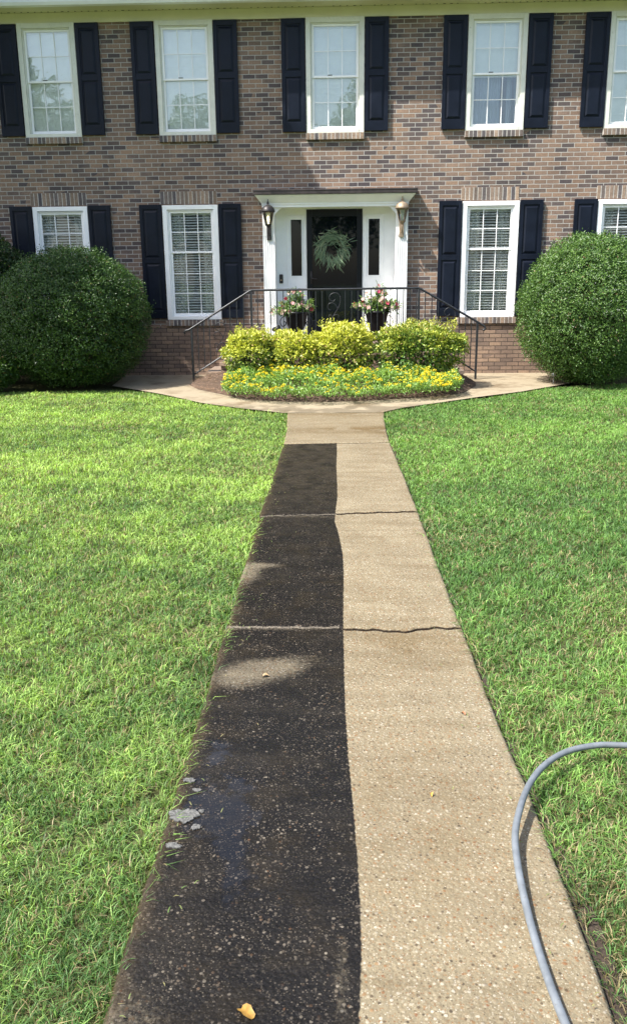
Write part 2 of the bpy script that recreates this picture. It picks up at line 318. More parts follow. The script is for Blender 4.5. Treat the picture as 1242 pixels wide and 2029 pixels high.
    hz = k.math('MULTIPLY', k.smooth(k.noise(k.n('Mapping', {'Vector': v, 'Scale': (1.2, 4.5, 1)}).outputs[0], 1.6, 5, .65).outputs[0], .44, .74), .50); dark = k.mix(hz, dark, k.mix(D, c4(.028, .0235, .018), c4(.062, .053, .041)))
    clean = k.mix(1., clean, c4(.88, .875, .85), 'MULTIPLY'); old = k.math('MULTIPLY', k.attr('old').outputs['Fac'], k.smooth(patch, .25, .7)); dark = k.mix(k.math('MULTIPLY', old, .65), dark, k.mix(D, c4(.040, .032, .021), c4(.075, .062, .043))); dark = k.mix(1., dark, c4(.78, .76, .74), 'MULTIPLY')
    k.p(Base_Color=k.mix(dm, clean, dark))
    pud = k.smooth(k.math('ADD', wet, k.math('MULTIPLY', k.math('SUBTRACT', k.noise(v, 11, 4, .6).outputs[0], .5), .9)), .5, .72)
    rd = k.math('SUBTRACT', k.math('SUBTRACT', k.math('ADD', .40, k.math('MULTIPLY', patch, .3)), k.math('MULTIPLY', k.attr('near').outputs['Fac'], .14)), k.math('MULTIPLY', pud, .50)); rr = k.mix(dm, c4(.82, .82, .82), k.n('CombineColor', {0: rd, 1: rd, 2: rd}).outputs[0])
    k.p(Roughness=rr); sl = k.math('ADD', k.math('ADD', .12, k.math('MULTIPLY', k.attr('near').outputs['Fac'], .14)), k.math('MULTIPLY', pud, .22)); k.p(Specular_IOR_Level=sl)
    h = k.math('ADD', k.math('MULTIPLY', k.math('SUBTRACT', .5, ad), .7), k.math('ADD', k.math('MULTIPLY', k.math('SUBTRACT', .5, bd), .8), k.math('MULTIPLY', fine, .5)))
    bs = k.math('SUBTRACT', .5, k.math('MULTIPLY', k.math('MULTIPLY', pud, dm), .46))
    nd = k.n('Bump', {'Height': h, 'Strength': bs, 'Distance': .006}); k.set(k.b, 'Normal', nd.outputs[0])
    return k.m
PATHM = path_mat()
def slab(i):
    nx, ny = 110, [40, 150, 150, 60][i] if i else 320
    ny = [300, 120, 110, 60][i]
    s = np.linspace(0, 1, nx); t = np.linspace(0, 1, ny); S, T = np.meshgrid(s, t)
    gap0, gap1 = [(.01, .008), (.005, .011), (.009, .007), (.005, .006)][i]
    X0 = -.45+1.2*S; y0 = JO[i](X0)+gap0; y1 = JO[i+1](X0)-gap1
    Yc = y0+(y1-y0)*T; rag = .0022*np.sin(Yc*7)+.0016*np.sin(Yc*23+1)
    X = ip(PL, Yc)+rag+(ip(PR, Yc)-rag*.7-ip(PL, Yc)-rag)*S
    y0 = JO[i](X)+gap0; y1 = JO[i+1](X)-gap1; Y = y0+(y1-y0)*T
    Z = zt(Y)+[.0, .002, .006, .006][i]+.0015*np.sin(X*9+Y*4)
    edge = np.minimum(np.minimum(S*1.2, (1-S)*1.2), np.minimum((Y-y0), (y1-Y))); Z -= .008*np.clip(1-edge/.012, 0, 1)**2
    V = np.c_[X.ravel(), Y.ravel(), Z.ravel()]
    idx = np.arange(nx*ny).reshape(ny, nx); q = np.stack([idx[:-1, :-1], idx[:-1, 1:], idx[1:, 1:], idx[1:, :-1]], -1).reshape(-1, 4)
    ring = np.concatenate([idx[0, :], idx[1:, -1], idx[-1, -2::-1], idx[-2:0:-1, 0]]); low = V[ring].copy(); low[:, 2] -= .10; b = len(V)
    r2 = np.arange(len(ring)); nx2 = (r2+1) % len(ring); q2 = np.stack([ring, b+r2, b+nx2, ring[nx2]], -1)
    V = np.r_[V, low]; q = np.r_[q, q2]
    x, y = V[:, 0], V[:, 1]
    sd = ip(ST, y)-x; sd = np.where(y > -5.86, -1., sd)
    g = lambda cx, cy, rx, ry: np.exp(-((x-cx)/rx)**2-((y-cy)/ry)**2)
    pale = 1.0*g(-.16, -11.22, .17, .11)+.80*g(-.30, -11.33, .16, .13)+1.0*g(-.44, -9.95, .14, .20)+.6*g(-.30, -9.78, .16, .06)+.5*g(-.43, -10.55, .07, .25)+.55*g(-.36, -13.15, .16, .16)+.35*g(.03, -11.1, .16, .10)+.55*g(-.1, -8.66, .6, .035)+.52*g(.165, -13.0, .03, .25)+.55*g(-.15, -10.77, .5, .03)
    wet = .72*g(-.21, -12.30, .09, .28)+.66*g(-.34, -12.28, .07, .22)+.62*g(-.30, -11.93, .10, .14)+.5*g(-.14, -12.7, .14, .25)+.42*g(-.05, -12.2, .12, .4)+.35*g(-.12, -11.6, .2, .12)
    brown = .75*np.clip((y+5.9)/.4, 0, 1)*(.12+.8*g(.1, -4.05, 1.2, .28)+.6*g(.35, -5.05, .5, .16))+.5*g(.55, -11.0, .3, .25)+.7*g(.64, -5.2, .12, .25)+.25*g(.35, -10.9, .3, .2)+.45*g(.4, -12.3, .3, .6)+.5*g(.2, -5.2, .8, .2)  # brown stains, a painted shadow band across the far path, darkening near camera
    tops = np.ones(len(V)); tops[b:] = 0; ed = np.r_[np.minimum(Y-y0, y1-Y).ravel(), np.zeros(len(low))]; jd = np.where(tops > 0, np.clip(1-ed/(.016 if i in (1, 2) else .010), 0, 1), 1.)
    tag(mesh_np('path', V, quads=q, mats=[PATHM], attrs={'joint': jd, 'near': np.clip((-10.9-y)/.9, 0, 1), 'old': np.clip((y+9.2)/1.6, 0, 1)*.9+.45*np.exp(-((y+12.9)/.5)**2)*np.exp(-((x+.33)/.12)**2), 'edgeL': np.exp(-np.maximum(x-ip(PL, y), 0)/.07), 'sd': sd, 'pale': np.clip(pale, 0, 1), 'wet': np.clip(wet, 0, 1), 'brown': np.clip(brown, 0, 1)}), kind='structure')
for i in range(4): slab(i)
# sand packed in the left part of the joints
k = NT('joint sand'); k.p(Base_Color=k.ramp(k.noise(k.obj(), 120, 5, .7).outputs[0], [(.42, (.04, .033, .026)), (.66, (.24, .20, .14))]), Roughness=.95)
mb = MB()
for ji, xa, xb in ((1, -.42, .12), (2, -.45, .09)):
    for x in np.arange(xa, xb, .03): y = float(JO[ji](np.array(x))); y2 = float(JO[ji](np.array(x+.03))); mb.prism([(x, -.02), (x+.03, -.02), (x+.03, -.003), (x, -.003)], min(y, y2)-.009, max(y, y2)+.009)
tag(mb.build('path_joint', k.m), kind='structure')
# soil strip along the right edge of the path
def strip():
    ys = np.linspace(-16, -3.9, 240); x0 = ip(PR, ys)-.03; wdt = .02+.02*vnoise(np.c_[ys*1.0, ys*0], 3, 5)+.04*np.clip((-11-ys)/2, 0, 1)
    V = np.r_[np.c_[x0, ys, zt(ys)-.028], np.c_[x0+.03+wdt, ys, zt(ys)-.024]]; n = len(ys); q = [(i, n+i, n+i+1, i+1) for i in range(n-1)]
    k = NT('edge soil'); n1 = k.noise(k.obj(), 70, 6, .75); k.p(Base_Color=k.ramp(n1.outputs[0], [(.3, (.022, .015, .010)), (.6, (.085, .058, .040)), (.8, (.17, .12, .08))]), Roughness=.95); k.bump(n1.outputs[0], 1, .02)
    tag(mesh_np('soil_edge', V, quads=q, mats=[k.m]), kind='structure')
strip()
# ---- walkway in front of the house, round the bed
WL = np.array([(-4.035, -.56), (-3.85, -.84), (-3.6, -1.26), (-3.2, -1.78), (-2.42, -2.47), (-1.87, -3.05), (-1.5, -3.45), (-.02, -3.6)])
WR = np.array([(-4.035, .66), (-3.95, .70), (-3.66, .96), (-3.28, 1.47), (-2.86, 2.01), (-2.36, 2.73), (-1.8, 3.33), (-1.4, 3.75), (-.02, 3.8)])
def walkway():
    ys = np.linspace(-4.012, -.02, 90); s = np.linspace(0, 1, 60); V = []
    for y in ys: xl, xr = ip(WL, y), ip(WR, y); V += [(xl+(xr-xl)*t, y, zt(y)+.001) for t in s]
    n = len(s); q = [(j*n+i, j*n+i+1, (j+1)*n+i+1, (j+1)*n+i) for j in range(len(ys)-1) for i in range(n-1)]
    k = NT('worn walkway concrete'); v = k.obj(); n1 = k.noise(v, 2.2, 5, .65).outputs[0]; n2 = k.noise(v, 90, 4, .7).outputs[0]
    c = k.ramp(n2, [(.3, (.235, .19, .125)), (.7, (.37, .305, .21))]); c = k.mix(k.smooth(n1, .47, .70), c, c4(.16, .115, .065)); 
    sx = k.n('SeparateXYZ', {0: v}); near = k.math('MULTIPLY', k.smooth(sx.outputs[1], -3.2, -3.6), k.smooth(k.noise(v, 3.5, 4).outputs[0], .38, .52))
    c = k.mix(k.math('MULTIPLY', near, .7), c, c4(.11, .085, .05))
    k.p(Base_Color=c, Roughness=.8); k.bump(n2, .4, .004)
    tag(mesh_np('walkway', V, quads=q, mats=[k.m]), kind='structure')
walkway()
# ---- planting bed: a low mound of pine straw
BED = [(-2.20, -1.02), (-2.24, -1.45), (-2.02, -1.97), (-1.50, -2.58), (-1.18, -2.95), (-.65, -3.16), (0, -3.2), (.58, -3.1), (1.43, -2.8), (1.88, -2.5), (2.18, -1.76), (2.24, -1.3), (2.22, -1.02)]
def bed_h(x, y):
    B = np.array(BED); d = np.full(np.shape(x), 9.)
    for i in range(len(B)-1):
        a, b = B[i], B[i+1]; ab = b-a; t = np.clip(((x-a[0])*ab[0]+(y-a[1])*ab[1])/(ab@ab), 0, 1); d = np.minimum(d, np.hypot(x-a[0]-t*ab[0], y-a[1]-t*ab[1]))
    return .17*(1-np.exp(-d/.22))
def bed():
    B = np.array(BED); c = np.array((0, -1.02)); V = []; n = len(B)*6
    t = np.linspace(0, len(B)-1, n); O = np.c_[np.interp(t, range(len(B)), B[:, 0]), np.interp(t, range(len(B)), B[:, 1])]; R_ = np.linspace(0.02, 1, 26)
    for r in R_:
        p = c+(O-c)*r; h = bed_h(p[:, 0], p[:, 1])+.02*(vnoise(p, 14, 3)-.5)*(r < .99); V += [(a[0], a[1], zt(a[1])+.004+hh) for a, hh in zip(p, h)]
    q = [(j*n+i, j*n+i+1, (j+1)*n+i+1, (j+1)*n+i) for j in range(len(R_)-1) for i in range(n-1)]
    k = NT('pine straw mulch'); n1 = k.noise(k.obj(), 60, 6, .75); k.p(Base_Color=k.ramp(n1.outputs[0], [(.3, (.045, .028, .018)), (.6, (.15, .098, .066)), (.8, (.27, .19, .135))]), Roughness=.95); k.bump(n1.outputs[0], 1, .03)
    tag(mesh_np('mulch_bed', V, quads=q, mats=[k.m], smooth=True), kind='structure')
    N = 9000; x = rng.uniform(-2.2, 2.2, N); y = rng.uniform(-3.2, -1.05, N); h = bed_h(x, y); inside = (h > .02) & (np.array([((xx/2.3)**2+((yy+1.0)/2.3)**2) for xx, yy in zip(x, y)]) < 1.02)
    x, y, h = x[inside], y[inside], h[inside]; n = len(x); a = rng.uniform(0, 6.28, n); d = np.c_[np.cos(a), np.sin(a), rng.normal(0, .18, n)]
    col = mixcol((.20, .12, .08), (.42, .29, .21), rng.random(n))
    tag(leaves('pine_straw', np.c_[x, y, zt(y)+h+.012], d, np.tile((0, 0, 1.), (n, 1))+unit(n)*.3, rng.uniform(.06, .13, n), .004, col, M['straw']), kind='stuff')
bed()
# puddle film along the left edge + pale blobs painted as its sky reflection
def blob(cx, cy, rx, ry, z, seed, n=40):
    r = np.random.default_rng(seed); ph = r.uniform(0, 6.28, 5); a = np.linspace(0, 2*math.pi, n, endpoint=False)
    rad = 1+.16*np.sin(2*a+ph[0])+.12*np.sin(3*a+ph[1])+.08*np.sin(5*a+ph[2])+.09*np.sin(9*a+ph[3])+.07*np.sin(14*a+ph[4])
    return [(cx+rx*math.cos(t)*q, cy+ry*math.sin(t)*q, z) for t, q in zip(a, rad)]
k = NT('still water film'); k.p(Base_Color=c4(.012, .013, .014), Roughness=.02, IOR=1.33, Specular_IOR_Level=.5); WATER = k.m
def flat(name, ptslist, mat, kind, th=.004):
    mb = MB()
    for pts in ptslist:
        n = len(pts); vs = pts+[(p[0], p[1], p[2]-th) for p in pts]; mb._add(vs, [tuple(range(n))]+[(i, i+n, (i+1) % n+n, (i+1) % n) for i in range(n)])
    return tag(mb.build(name, mat), kind=kind)
k = NT('painted sky glint'); n1 = k.noise(k.obj(), 160, 4, .7); k.p(Base_Color=k.ramp(n1.outputs[0], [(.35, (.04, .04, .038)), (.65, (.19, .185, .17))]), Roughness=.55, Specular_IOR_Level=.3); k.bump(n1.outputs[0], .6, .004); GLINT = k.m  # bright sky mirrored in the water film, painted as pale flat patches
flat('sky_glint', [blob(-.355, -12.335, .042, .040, .0035, 12), blob(-.305, -12.395, .016, .012, .0035, 14), blob(-.30, -12.31, .010, .008, .0035, 15), blob(-.36, -12.49, .026, .012, .0035, 16), blob(-.372, -12.13, .020, .014, .0035, 18), blob(-.335, -12.19, .014, .010, .0035, 19)], GLINT, 'stuff')

# ================================================================== LAWN
def lawn():
    N = 4200000; x = rng.uniform(-8.0, 8.0, N); y = -14.6+rng.random(N)*13.6
    d = np.hypot(x-CAM_LOC[0], y-CAM_LOC[1])
    # density falls with distance; blades get wider
    q = np.array([x-CAM_LOC[0], y-CAM_LOC[1], zt(y)-CAM_LOC[2]]); cx = CR[0]@q; cz = CR[2]@q
    infr = (cz > .3) & (np.abs(cx) < cz*.42+.55)
    dens = np.where(infr, np.clip(24000*(2.2/np.maximum(d, 2.0))**1.15, 5000, 20000), 500)
    keep = rng.random(N) < dens*(16.0*13.6)/N
    outer = np.where(x < 0, np.interp(x, [-9, -4.95, -3.05, -2.47, -1.75, -1.23, -.81, -.5], [-2.0, -2.1, -1.95, -2.42, -3.2, -3.6, -3.85, -4.1]), np.interp(x, [.66, .96, 1.47, 2.01, 2.73, 3.33, 4.55, 9], [-3.95, -3.66, -3.28, -2.86, -2.36, -1.85, -1.5, -1.4]))
    n1 = vnoise(np.c_[x, y], 5, 1); n2 = vnoise(np.c_[x, y], 1.4, 2)
    le = ip(PL, y)+.012+.03*(vnoise(np.c_[y*1.0, y*0], 9, 4)-.4); re = ip(PR, y)-.006+.018*np.clip((-10.2-y)/1.5, 0, 1)+.024*(vnoise(np.c_[y*1., y*0], 8, 9)-.5)
    le = np.where(y > -4.05, -.5, le); re = np.where(y > -3.95, .6, re)
    keep &= (y < outer+.02) & ((x < le) | (x > re))
    hole = vnoise(np.c_[x, y], 42, 31)+.35*(vnoise(np.c_[x, y], 6, 33)-.5); keep &= ~((hole > .70) & (rng.random(N) < .80))
    bare = (x > 0) & (rng.random(N) < .75*np.clip((re+.13-x)/.13, 0, 1)*np.clip((-12.4-y)/1.2, 0, 1)); keep &= ~bare
    x, y, d, n1, n2, le, re = [a[keep] for a in (x, y, d, n1, n2, le, re)]; n = len(x)
    n3 = vnoise(np.c_[x, y], 2.6, 8); n4 = vnoise(np.c_[x, y], 11, 12)
    wid = np.clip(.0036*(d/2.6)**.55, .0030, .009)*rng.uniform(.7, 1.3, n); hgt = rng.uniform(.020, .047, n)*(.70+.60*n1)*np.where(rng.random(n) < .03, 1.7, 1)
    edge = np.minimum(np.abs(le-x), np.abs(x-re)); el = np.clip(1-edge/.06, 0, 1); hgt *= 1+.35*el
    a = rng.uniform(0, 2*math.pi, n); lean = rng.uniform(.35, 1.6, n)*(.7+.6*n4)
    dx, dy = np.cos(a), np.sin(a)
    dx = dx+el*np.where(x < 0, .9, -.55)                                            # the left edge flops over the concrete
    nn = np.hypot(dx, dy)+1e-6; dx /= nn; dy /= nn
    base = np.c_[x, y, zt(y)-.033+0*x]; bend = np.c_[dx, dy, 0*x]; up = np.array((0, 0, 1.))
    m1 = base+bend*(hgt*lean*.30)[:, None]+up*(hgt*.62)[:, None]; tp = base+bend*(hgt*lean*.95)[:, None]+up*(hgt*(1.0-.22*lean))[:, None]
    b2 = a+rng.uniform(-1, 1, n)*1.2+math.pi/2; sd = np.c_[np.cos(b2), np.sin(b2), 0*x]*(wid*.5)[:, None]
    V = np.empty((n, 5, 3)); V[:, 0] = base-sd; V[:, 1] = base+sd; V[:, 2] = m1+sd*.85; V[:, 3] = m1-sd*.85; V[:, 4] = tp
    i5 = np.arange(n)[:, None]*5; quads = i5+[0, 1, 2, 3]; tris = i5+[3, 2, 4]
    # patches of yellower, greener and dry grass; vignette darkening painted into the near blades
    yel = np.clip((n2-.38)*2.4, 0, 1)*.6+.4*np.clip((x < 0)*((y+12.0)/4.0)+(x > 0)*((y+11.6)/7), 0, 1); yel = np.clip(yel+.55*(n4-.5)+.5*(n1-.5)+rng.normal(0, .25, n), 0, 1)
    g0 = np.where((x > 0)[:, None], mixcol((.098, .210, .053), (.255, .445, .098), yel), mixcol((.094, .200, .052), (.42, .605, .140), yel))
    dry = rng.random(n) < (.03+.16*np.clip((n3-.5)*3, 0, 1)+.34*((x > 0)*np.clip((-9.2-y)/3, 0, 1))*n3+.06*(y < -11))
    g0[dry] = mixcol((.30, .26, .12), (.42, .34, .19), rng.random(n))[dry]
    th = (vnoise(np.c_[x, y], 30, 35) > .72) & (rng.random(n) < .30); g0[th] = mixcol((.20, .15, .07), (.36, .29, .15), rng.random(n))[th]
    g0 *= rng.uniform(.50, 1.40, n)[:, None]*(.80+.40*vnoise(np.c_[x, y], 17, 37))[:, None]
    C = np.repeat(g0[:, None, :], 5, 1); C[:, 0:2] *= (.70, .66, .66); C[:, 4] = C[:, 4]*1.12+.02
    nc = 260; cy = rng.uniform(-14, -4.5, nc); sd_ = rng.random(nc) < .5; off = np.abs(rng.normal(0, .10, nc)); cxx = np.where(sd_, ip(PL, cy)+.02+off, ip(PR, cy)-.02-off); ca = rng.uniform(0, 6.28, nc); cl = rng.uniform(.008, .028, nc); cw = .0016
    d1 = np.c_[np.cos(ca), np.sin(ca), 0*ca]; d2 = np.c_[-np.sin(ca), np.cos(ca), 0*ca]*cw; cb = np.c_[cxx, cy, zt(cy)+.012]
    VC = np.stack([cb-d2, cb+d2, cb+d1*cl[:, None]*.5+d2+[0, 0, .004], cb+d1*cl[:, None]*.5-d2+[0, 0, .004], cb+d1*cl[:, None]], 1)
    CC = np.repeat(mixcol((.13, .22, .06), (.36, .30, .15), rng.random(nc))[:, None, :], 5, 1); i6 = len(V)*5+np.arange(nc)[:, None]*5
    V = np.concatenate([V, VC]); C = np.concatenate([C, CC]); quads = np.r_[quads, i6+[0, 1, 2, 3]]; tris = np.r_[tris, i6+[3, 2, 4]]
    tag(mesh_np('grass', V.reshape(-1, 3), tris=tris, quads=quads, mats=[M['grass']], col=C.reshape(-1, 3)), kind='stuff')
    print('grass blades', n)
lawn()

# ================================================================== HOUSE
house = empty('house', (0, 0, 0), 'two storey brown brick house with navy black shutters behind the lawn', 'house')
XL, XR, DEPTH = -6.35, 6.6, 8.4
UP = [-4.511, -2.328, .044, 2.57, 4.75]; LO = [-4.517, -2.351, 2.577, 4.759]
WC = .92; UZ0, UZ1, LZ0, LZ1 = 3.991, 5.66, 1.087, 2.929
open_ = [(c-WC/2+.01, c+WC/2-.01, UZ0+.01, 5.64) for c in UP]+[(c-WC/2+.01, c+WC/2-.01, LZ0+.01, LZ1-.01) for c in LO]+[(-1.0, 1.08, .5, 2.93)]
def wall_with_holes(zlo, zhi, holes, yf, yb):
    xs = sorted({XL, XR, *[h[0] for h in holes], *[h[1] for h in holes]}); zs = sorted({zlo, zhi, *[h[2] for h in holes if zlo < h[2] < zhi], *[h[3] for h in holes if zlo < h[3] < zhi]})
    idx = {}; V = []; F = []
    def vid(x, y, z):
        if (x, y, z) not in idx: idx[(x, y, z)] = len(V); V.append((x, y, z))
        return idx[(x, y, z)]
    solid = lambda i, j: 0 <= i < len(xs)-1 and 0 <= j < len(zs)-1 and not any(h[0] < (xs[i]+xs[i+1])/2 < h[1] and h[2] < (zs[j]+zs[j+1])/2 < h[3] for h in holes)
    for i in range(len(xs)-1):
        for j in range(len(zs)-1):
            if not solid(i, j): continue
            a, b, c, d = xs[i], xs[i+1], zs[j], zs[j+1]
            F.append([vid(a, yf, c), vid(b, yf, c), vid(b, yf, d), vid(a, yf, d)])
            if not solid(i-1, j): F.append([vid(a, yf, c), vid(a, yf, d), vid(a, yb, d), vid(a, yb, c)])
            if not solid(i+1, j): F.append([vid(b, yf, d), vid(b, yf, c), vid(b, yb, c), vid(b, yb, d)])
            if not solid(i, j-1): F.append([vid(b, yf, c), vid(a, yf, c), vid(a, yb, c), vid(b, yb, c)])
            if not solid(i, j+1): F.append([vid(a, yf, d), vid(b, yf, d), vid(b, yb, d), vid(a, yb, d)])
    return V, F
def addmesh(name, V, F, mat, parent):
    me = bpy.data.meshes.new(name); me.from_pydata(V, [], F); me.materials.append(mat); o = bpy.data.objects.new(name, me); COL.objects.link(o); o.parent = parent; return o
addmesh('brick_wall', *wall_with_holes(.98, 5.83, open_, 0, .22), M['brick'], house)
for xa, xb in ((XL, -1.33), (1.41, XR)): mb = MB(); mb.box(xa, xb, -.022, .2, -.1, .98); mb.build('foundation', M['brick_low'], house)
for xa, xb in ((-1.33, -1.0), (1.08, 1.41)): mb = MB(); mb.box(xa, xb, 0, .2, .6, .98); mb.build('brick_pier', M['brick'], house)
for xa in (XL, XR-.2): mb = MB(); mb.prism_x([(.22, -.1), (DEPTH, -.1), (DEPTH, 5.79), (DEPTH/2, 7.98), (.22, 5.90)], xa, xa+.2); mb.build('side_wall', M['brick_y'], house)
mb = MB(); mb.box(XL+.2, XR-.2, DEPTH-.2, DEPTH, -.1, 5.8); mb.build('rear_wall', M['brick'], house)
mb = MB(); mb.box(XL+.2, XR-.2, 1.6, 1.7, .2, 5.78); mb.box(XL+.2, XR-.2, .3, 1.6, 3.28, 3.40); mb.box(XL+.2, XR-.2, .3, 1.6, .3, .40); mb.build('interior_wall', simple('dim interior wall', (.20, .20, .19), .9), house)
# eaves
mb = MB(); mb.box(XL, XR, -.028, -.002, 5.652, 5.80); mb.build('frieze_board', M['soffit'], house, bevel=.004)
mb = MB(); mb.box(XL-.25, XR+.25, -.415, .22, 5.802, 5.83); mb.build('soffit', M['soffit'], house)
mb = MB()
for x in np.arange(XL, XR, .106):
    if rng.random() < .93: mb.box(x, x+.022+.02*(rng.random() < .15), -.066, -.05, 5.7985, 5.803)
o = mb.build('soffit_vent', M['dark'], house); o['kind'] = 'stuff'
mb = MB(); mb.prism_x([(-.418, 5.766), (-.475, 5.778), (-.50, 5.82), (-.50, 5.860), (-.418, 5.860)], XL-.3, XR+.3); mb.build('gutter', M['gutter'], house, bevel=.004)
mb = MB(); e = .52
mb.prism_x([(-e, 5.885), (-e, 5.905), (DEPTH/2, 8.16), (DEPTH/2, 8.06)], XL-.3, XR+.3); mb.prism_x([(DEPTH+e, 5.885), (DEPTH/2+.001, 8.06), (DEPTH/2+.001, 8.16), (DEPTH+e, 5.905)], XL-.3, XR+.3)
mb.build('roof', M['shingle'], house)
# brick lintels and sills: individual bricks standing on end
def bcol():
    r = rng.random(); st = BRICK_STOPS
    return np.array([np.interp(r, [s_[0] for s_ in st], [s_[1][q] for s_ in st]) for q in range(3)])*rng.uniform(.7, 1.0)
def soldier(name, x0, x1, z0, z1, y0, n):
    mb = MB(); wd = (x1-x0)/n; mb.m = 1; mb.box(x0+.002, x1-.002, y0+.0025, .05, z0+.002, z1-.002); mb.m = 0
    for i in range(n):
        mb.cur = tuple(bcol()); j = rng.uniform(-.0015, .0015); mb.box(x0+i*wd+.006, x0+(i+1)*wd-.006, y0+j, .04, z0, z1+.001)
    return mb.build(name, [M['lintel'], M['mortar']], house, bevel=.003, col=True)
for c in LO: soldier('lintel', c-.49, c+.45, 2.947, 3.145, -.006, 14); soldier('brick_sill', c-.49, c+.49, .985, 1.083, -.062, 15)
for c in UP: soldier('brick_sill', c-.465, c+.465, 3.893, 3.987, -.058, 14)
# windows
def shutter(z0, z1, x):
    mb = MB(); wd = .368; st = .055; y0, y1 = -.052, -.012
    mb.box(x, x+wd, -.034, y1, z0, z1)                                        # back board
    mb.box(x, x+st, y0, -.030, z0, z1); mb.box(x+wd-st, x+wd, y0, -.030, z0, z1)
    zm = z0+(z1-z0)*(.515); bt = .14 if z0 > 3 else .13
    for a, b in ((z0, z0+bt), (zm-.04, zm+.04), (z1-.075, z1)): mb.box(x+st, x+wd-st, y0+.001, -.030, a, b)
    for a, b in ((z0+bt, zm-.04), (zm+.04, z1-.075)):
        g = .018; mb.frustum((0, 0, 0, 0), (0, 0, 0, 0), 0, 0) if False else None
        X0, X1, A, B = x+st+g, x+wd-st-g, a+g, b-g; h = .03
        vs = [(X0, -.035, A), (X1, -.035, A), (X1, -.035, B), (X0, -.035, B), (X0+h, -.049, A+h), (X1-h, -.049, A+h), (X1-h, -.049, B-h), (X0+h, -.049, B-h)]
        mb._add(vs, [(4, 5, 6, 7), (0, 1, 5, 4), (1, 2, 6, 5), (2, 3, 7, 6), (3, 0, 4, 7)])
    return mb.build('shutter', M['shutter'], house, bevel=.003)
def window(c, upper, blue=False):
    z0, z1 = (UZ0, UZ1) if upper else (LZ0, LZ1); x0, x1 = c-WC/2, c+WC/2; tw = .075
    f = MB(); f.box(x0, x0+tw, -.034, .09, z0+.001, z1); f.box(x1-tw, x1, -.034, .09, z0+.001, z1); f.box(x0+tw, x1-tw, -.033, .09, z1-(.07 if not upper else .075), z1); f.box(x0+tw, x1-tw, -.040, .10, z0, z0+.055)
    i0 = x0+tw; i1 = x1-tw
    f.box(i0, i0+.018, -.010, .088, z0+.055, z1-.075); f.box(i1-.018, i1, -.010, .088, z0+.055, z1-.075); f.box(i0+.018, i1-.018, -.009, .088, z1-.09, z1-.0755)
    fr = f.build('window', M['white' if not upper else 'cream'], house, bevel=.004)
    a, b = i0+.018, i1-.018; zb, ztp = z0+.055, z1-.09
    zm = 4.82 if upper else 2.185
    sash = MB(); s_ = .035
    for lo, hi, y in ((zb, zm+.018, .030), (zm-.014, ztp, .012)):
        sash.box(a, a+s_, y, y+.03, lo, hi); sash.box(b-s_, b, y, y+.03, lo, hi); sash.box(a+s_, b-s_, y+.001, y+.03, hi-.032, hi); sash.box(a+s_, b-s_, y+.001, y+.03, lo, lo+(.05 if lo == zb else .032))
    sash.build('sash', M['white'], fr, bevel=.003)
    mu = MB(); ga, gb = a+s_, b-s_; t = .0060
    for lo, hi, y, rows in ((zb+.05, zm-.014, .036, 2 if upper else 3), (zm+.018, ztp-.032, .018, 2)):
        for q in (1, 2): xx = ga+(gb-ga)*q/3; mu.box(xx-t, xx+t, y, y+.018, lo, hi)
        for q in range(1, rows): zz = lo+(hi-lo)*q/rows; mu.box(ga, gb, y+.002, y+.017, zz-t, zz+t)
    mu.build('muntin', M['white'], fr)
    g = MB(); g.box(ga-.01, gb+.01, .046, .049, zb+.03, zm+.01); g.box(ga-.01, gb+.01, .0275, .0305, zm-.005, ztp-.01); g.build('pane', M['glass_up' if upper else 'glass'], fr)
    bl = MB(); pitch = .043; zlow = zb+.03
    if upper and blue: zlow = zm-.03
    ang = math.radians(86 if upper else 26)
    for zz in np.arange(zlow+.02, ztp-.05, pitch):
        aa = ang+rng.normal(0, .03); hw = .0255; dy, dz = hw*math.cos(aa), hw*math.sin(aa); y = .09
        zz += rng.normal(0, .0015)
        vs = [(a+.012, y-dy, zz-dz), (b-.012, y-dy, zz-dz), (b-.012, y+dy, zz+dz), (a+.012, y+dy, zz+dz)]; vs += [(v[0], v[1], v[2]+.003) for v in vs]
        bl._add(vs, [(3, 2, 1, 0), (4, 5, 6, 7), (0, 1, 5, 4), (2, 3, 7, 6)])
    bl.box(a+.012, b-.012, .066, .115, ztp-.045, ztp); bl.box(a+.012, b-.012, .1, .13, zlow, zlow+.018)
    for xx in (a+(b-a)*.22, a+(b-a)*.78): bl.box(xx, xx+.003, .060, .0615, zlow, ztp-.04)
    bl.build('blind', M['blind_up' if upper else 'blind'], fr)
    cu = MB(); 
    def fold(xa, xb, za, zc, y):
        xs = np.linspace(xa, xb, 60); vs = [(x, y+.016*math.sin(x*95)+.008*math.sin(x*41+c), za) for x in xs]+[(x, y+.016*math.sin(x*95)+.008*math.sin(x*41+c), zc) for x in xs]
        cu._add(vs, [(i, i+1, i+61, i+60) for i in range(59)])
    if blue: fold(a, a+(b-a)*.64, zb, zm+.2, .19); fold(a+(b-a)*.78, a+(b-a)*.90, zb, zm+.2, .21); fold(a+(b-a)*.95, b, zb, zm+.2, .2)
    else: fold(a-.02, a+(b-a)*(.30 if not upper else .5), zb-.05, ztp+.05, .2); fold(b-(b-a)*(.28 if not upper else .5), b+.02, zb-.05, ztp+.05, .21)
    cu.build('curtain', M['curtain_blue' if blue else 'curtain'], fr, smooth=True)
    if upper:
        mbk = MB(); mbk.box(i0+.27, i0+.34, .008, .02, zm+.018, zm+.028); mbk.build('latch', M['iron'], fr)
    shutter(z0+.024, 5.643 if upper else LZ1+.012, x0-.013-.368); shutter(z0+.024, 5.643 if upper else LZ1+.012, x1+.011)
for i, c in enumerate(UP): window(c, True, i == 3)
for c in LO: window(c, False)
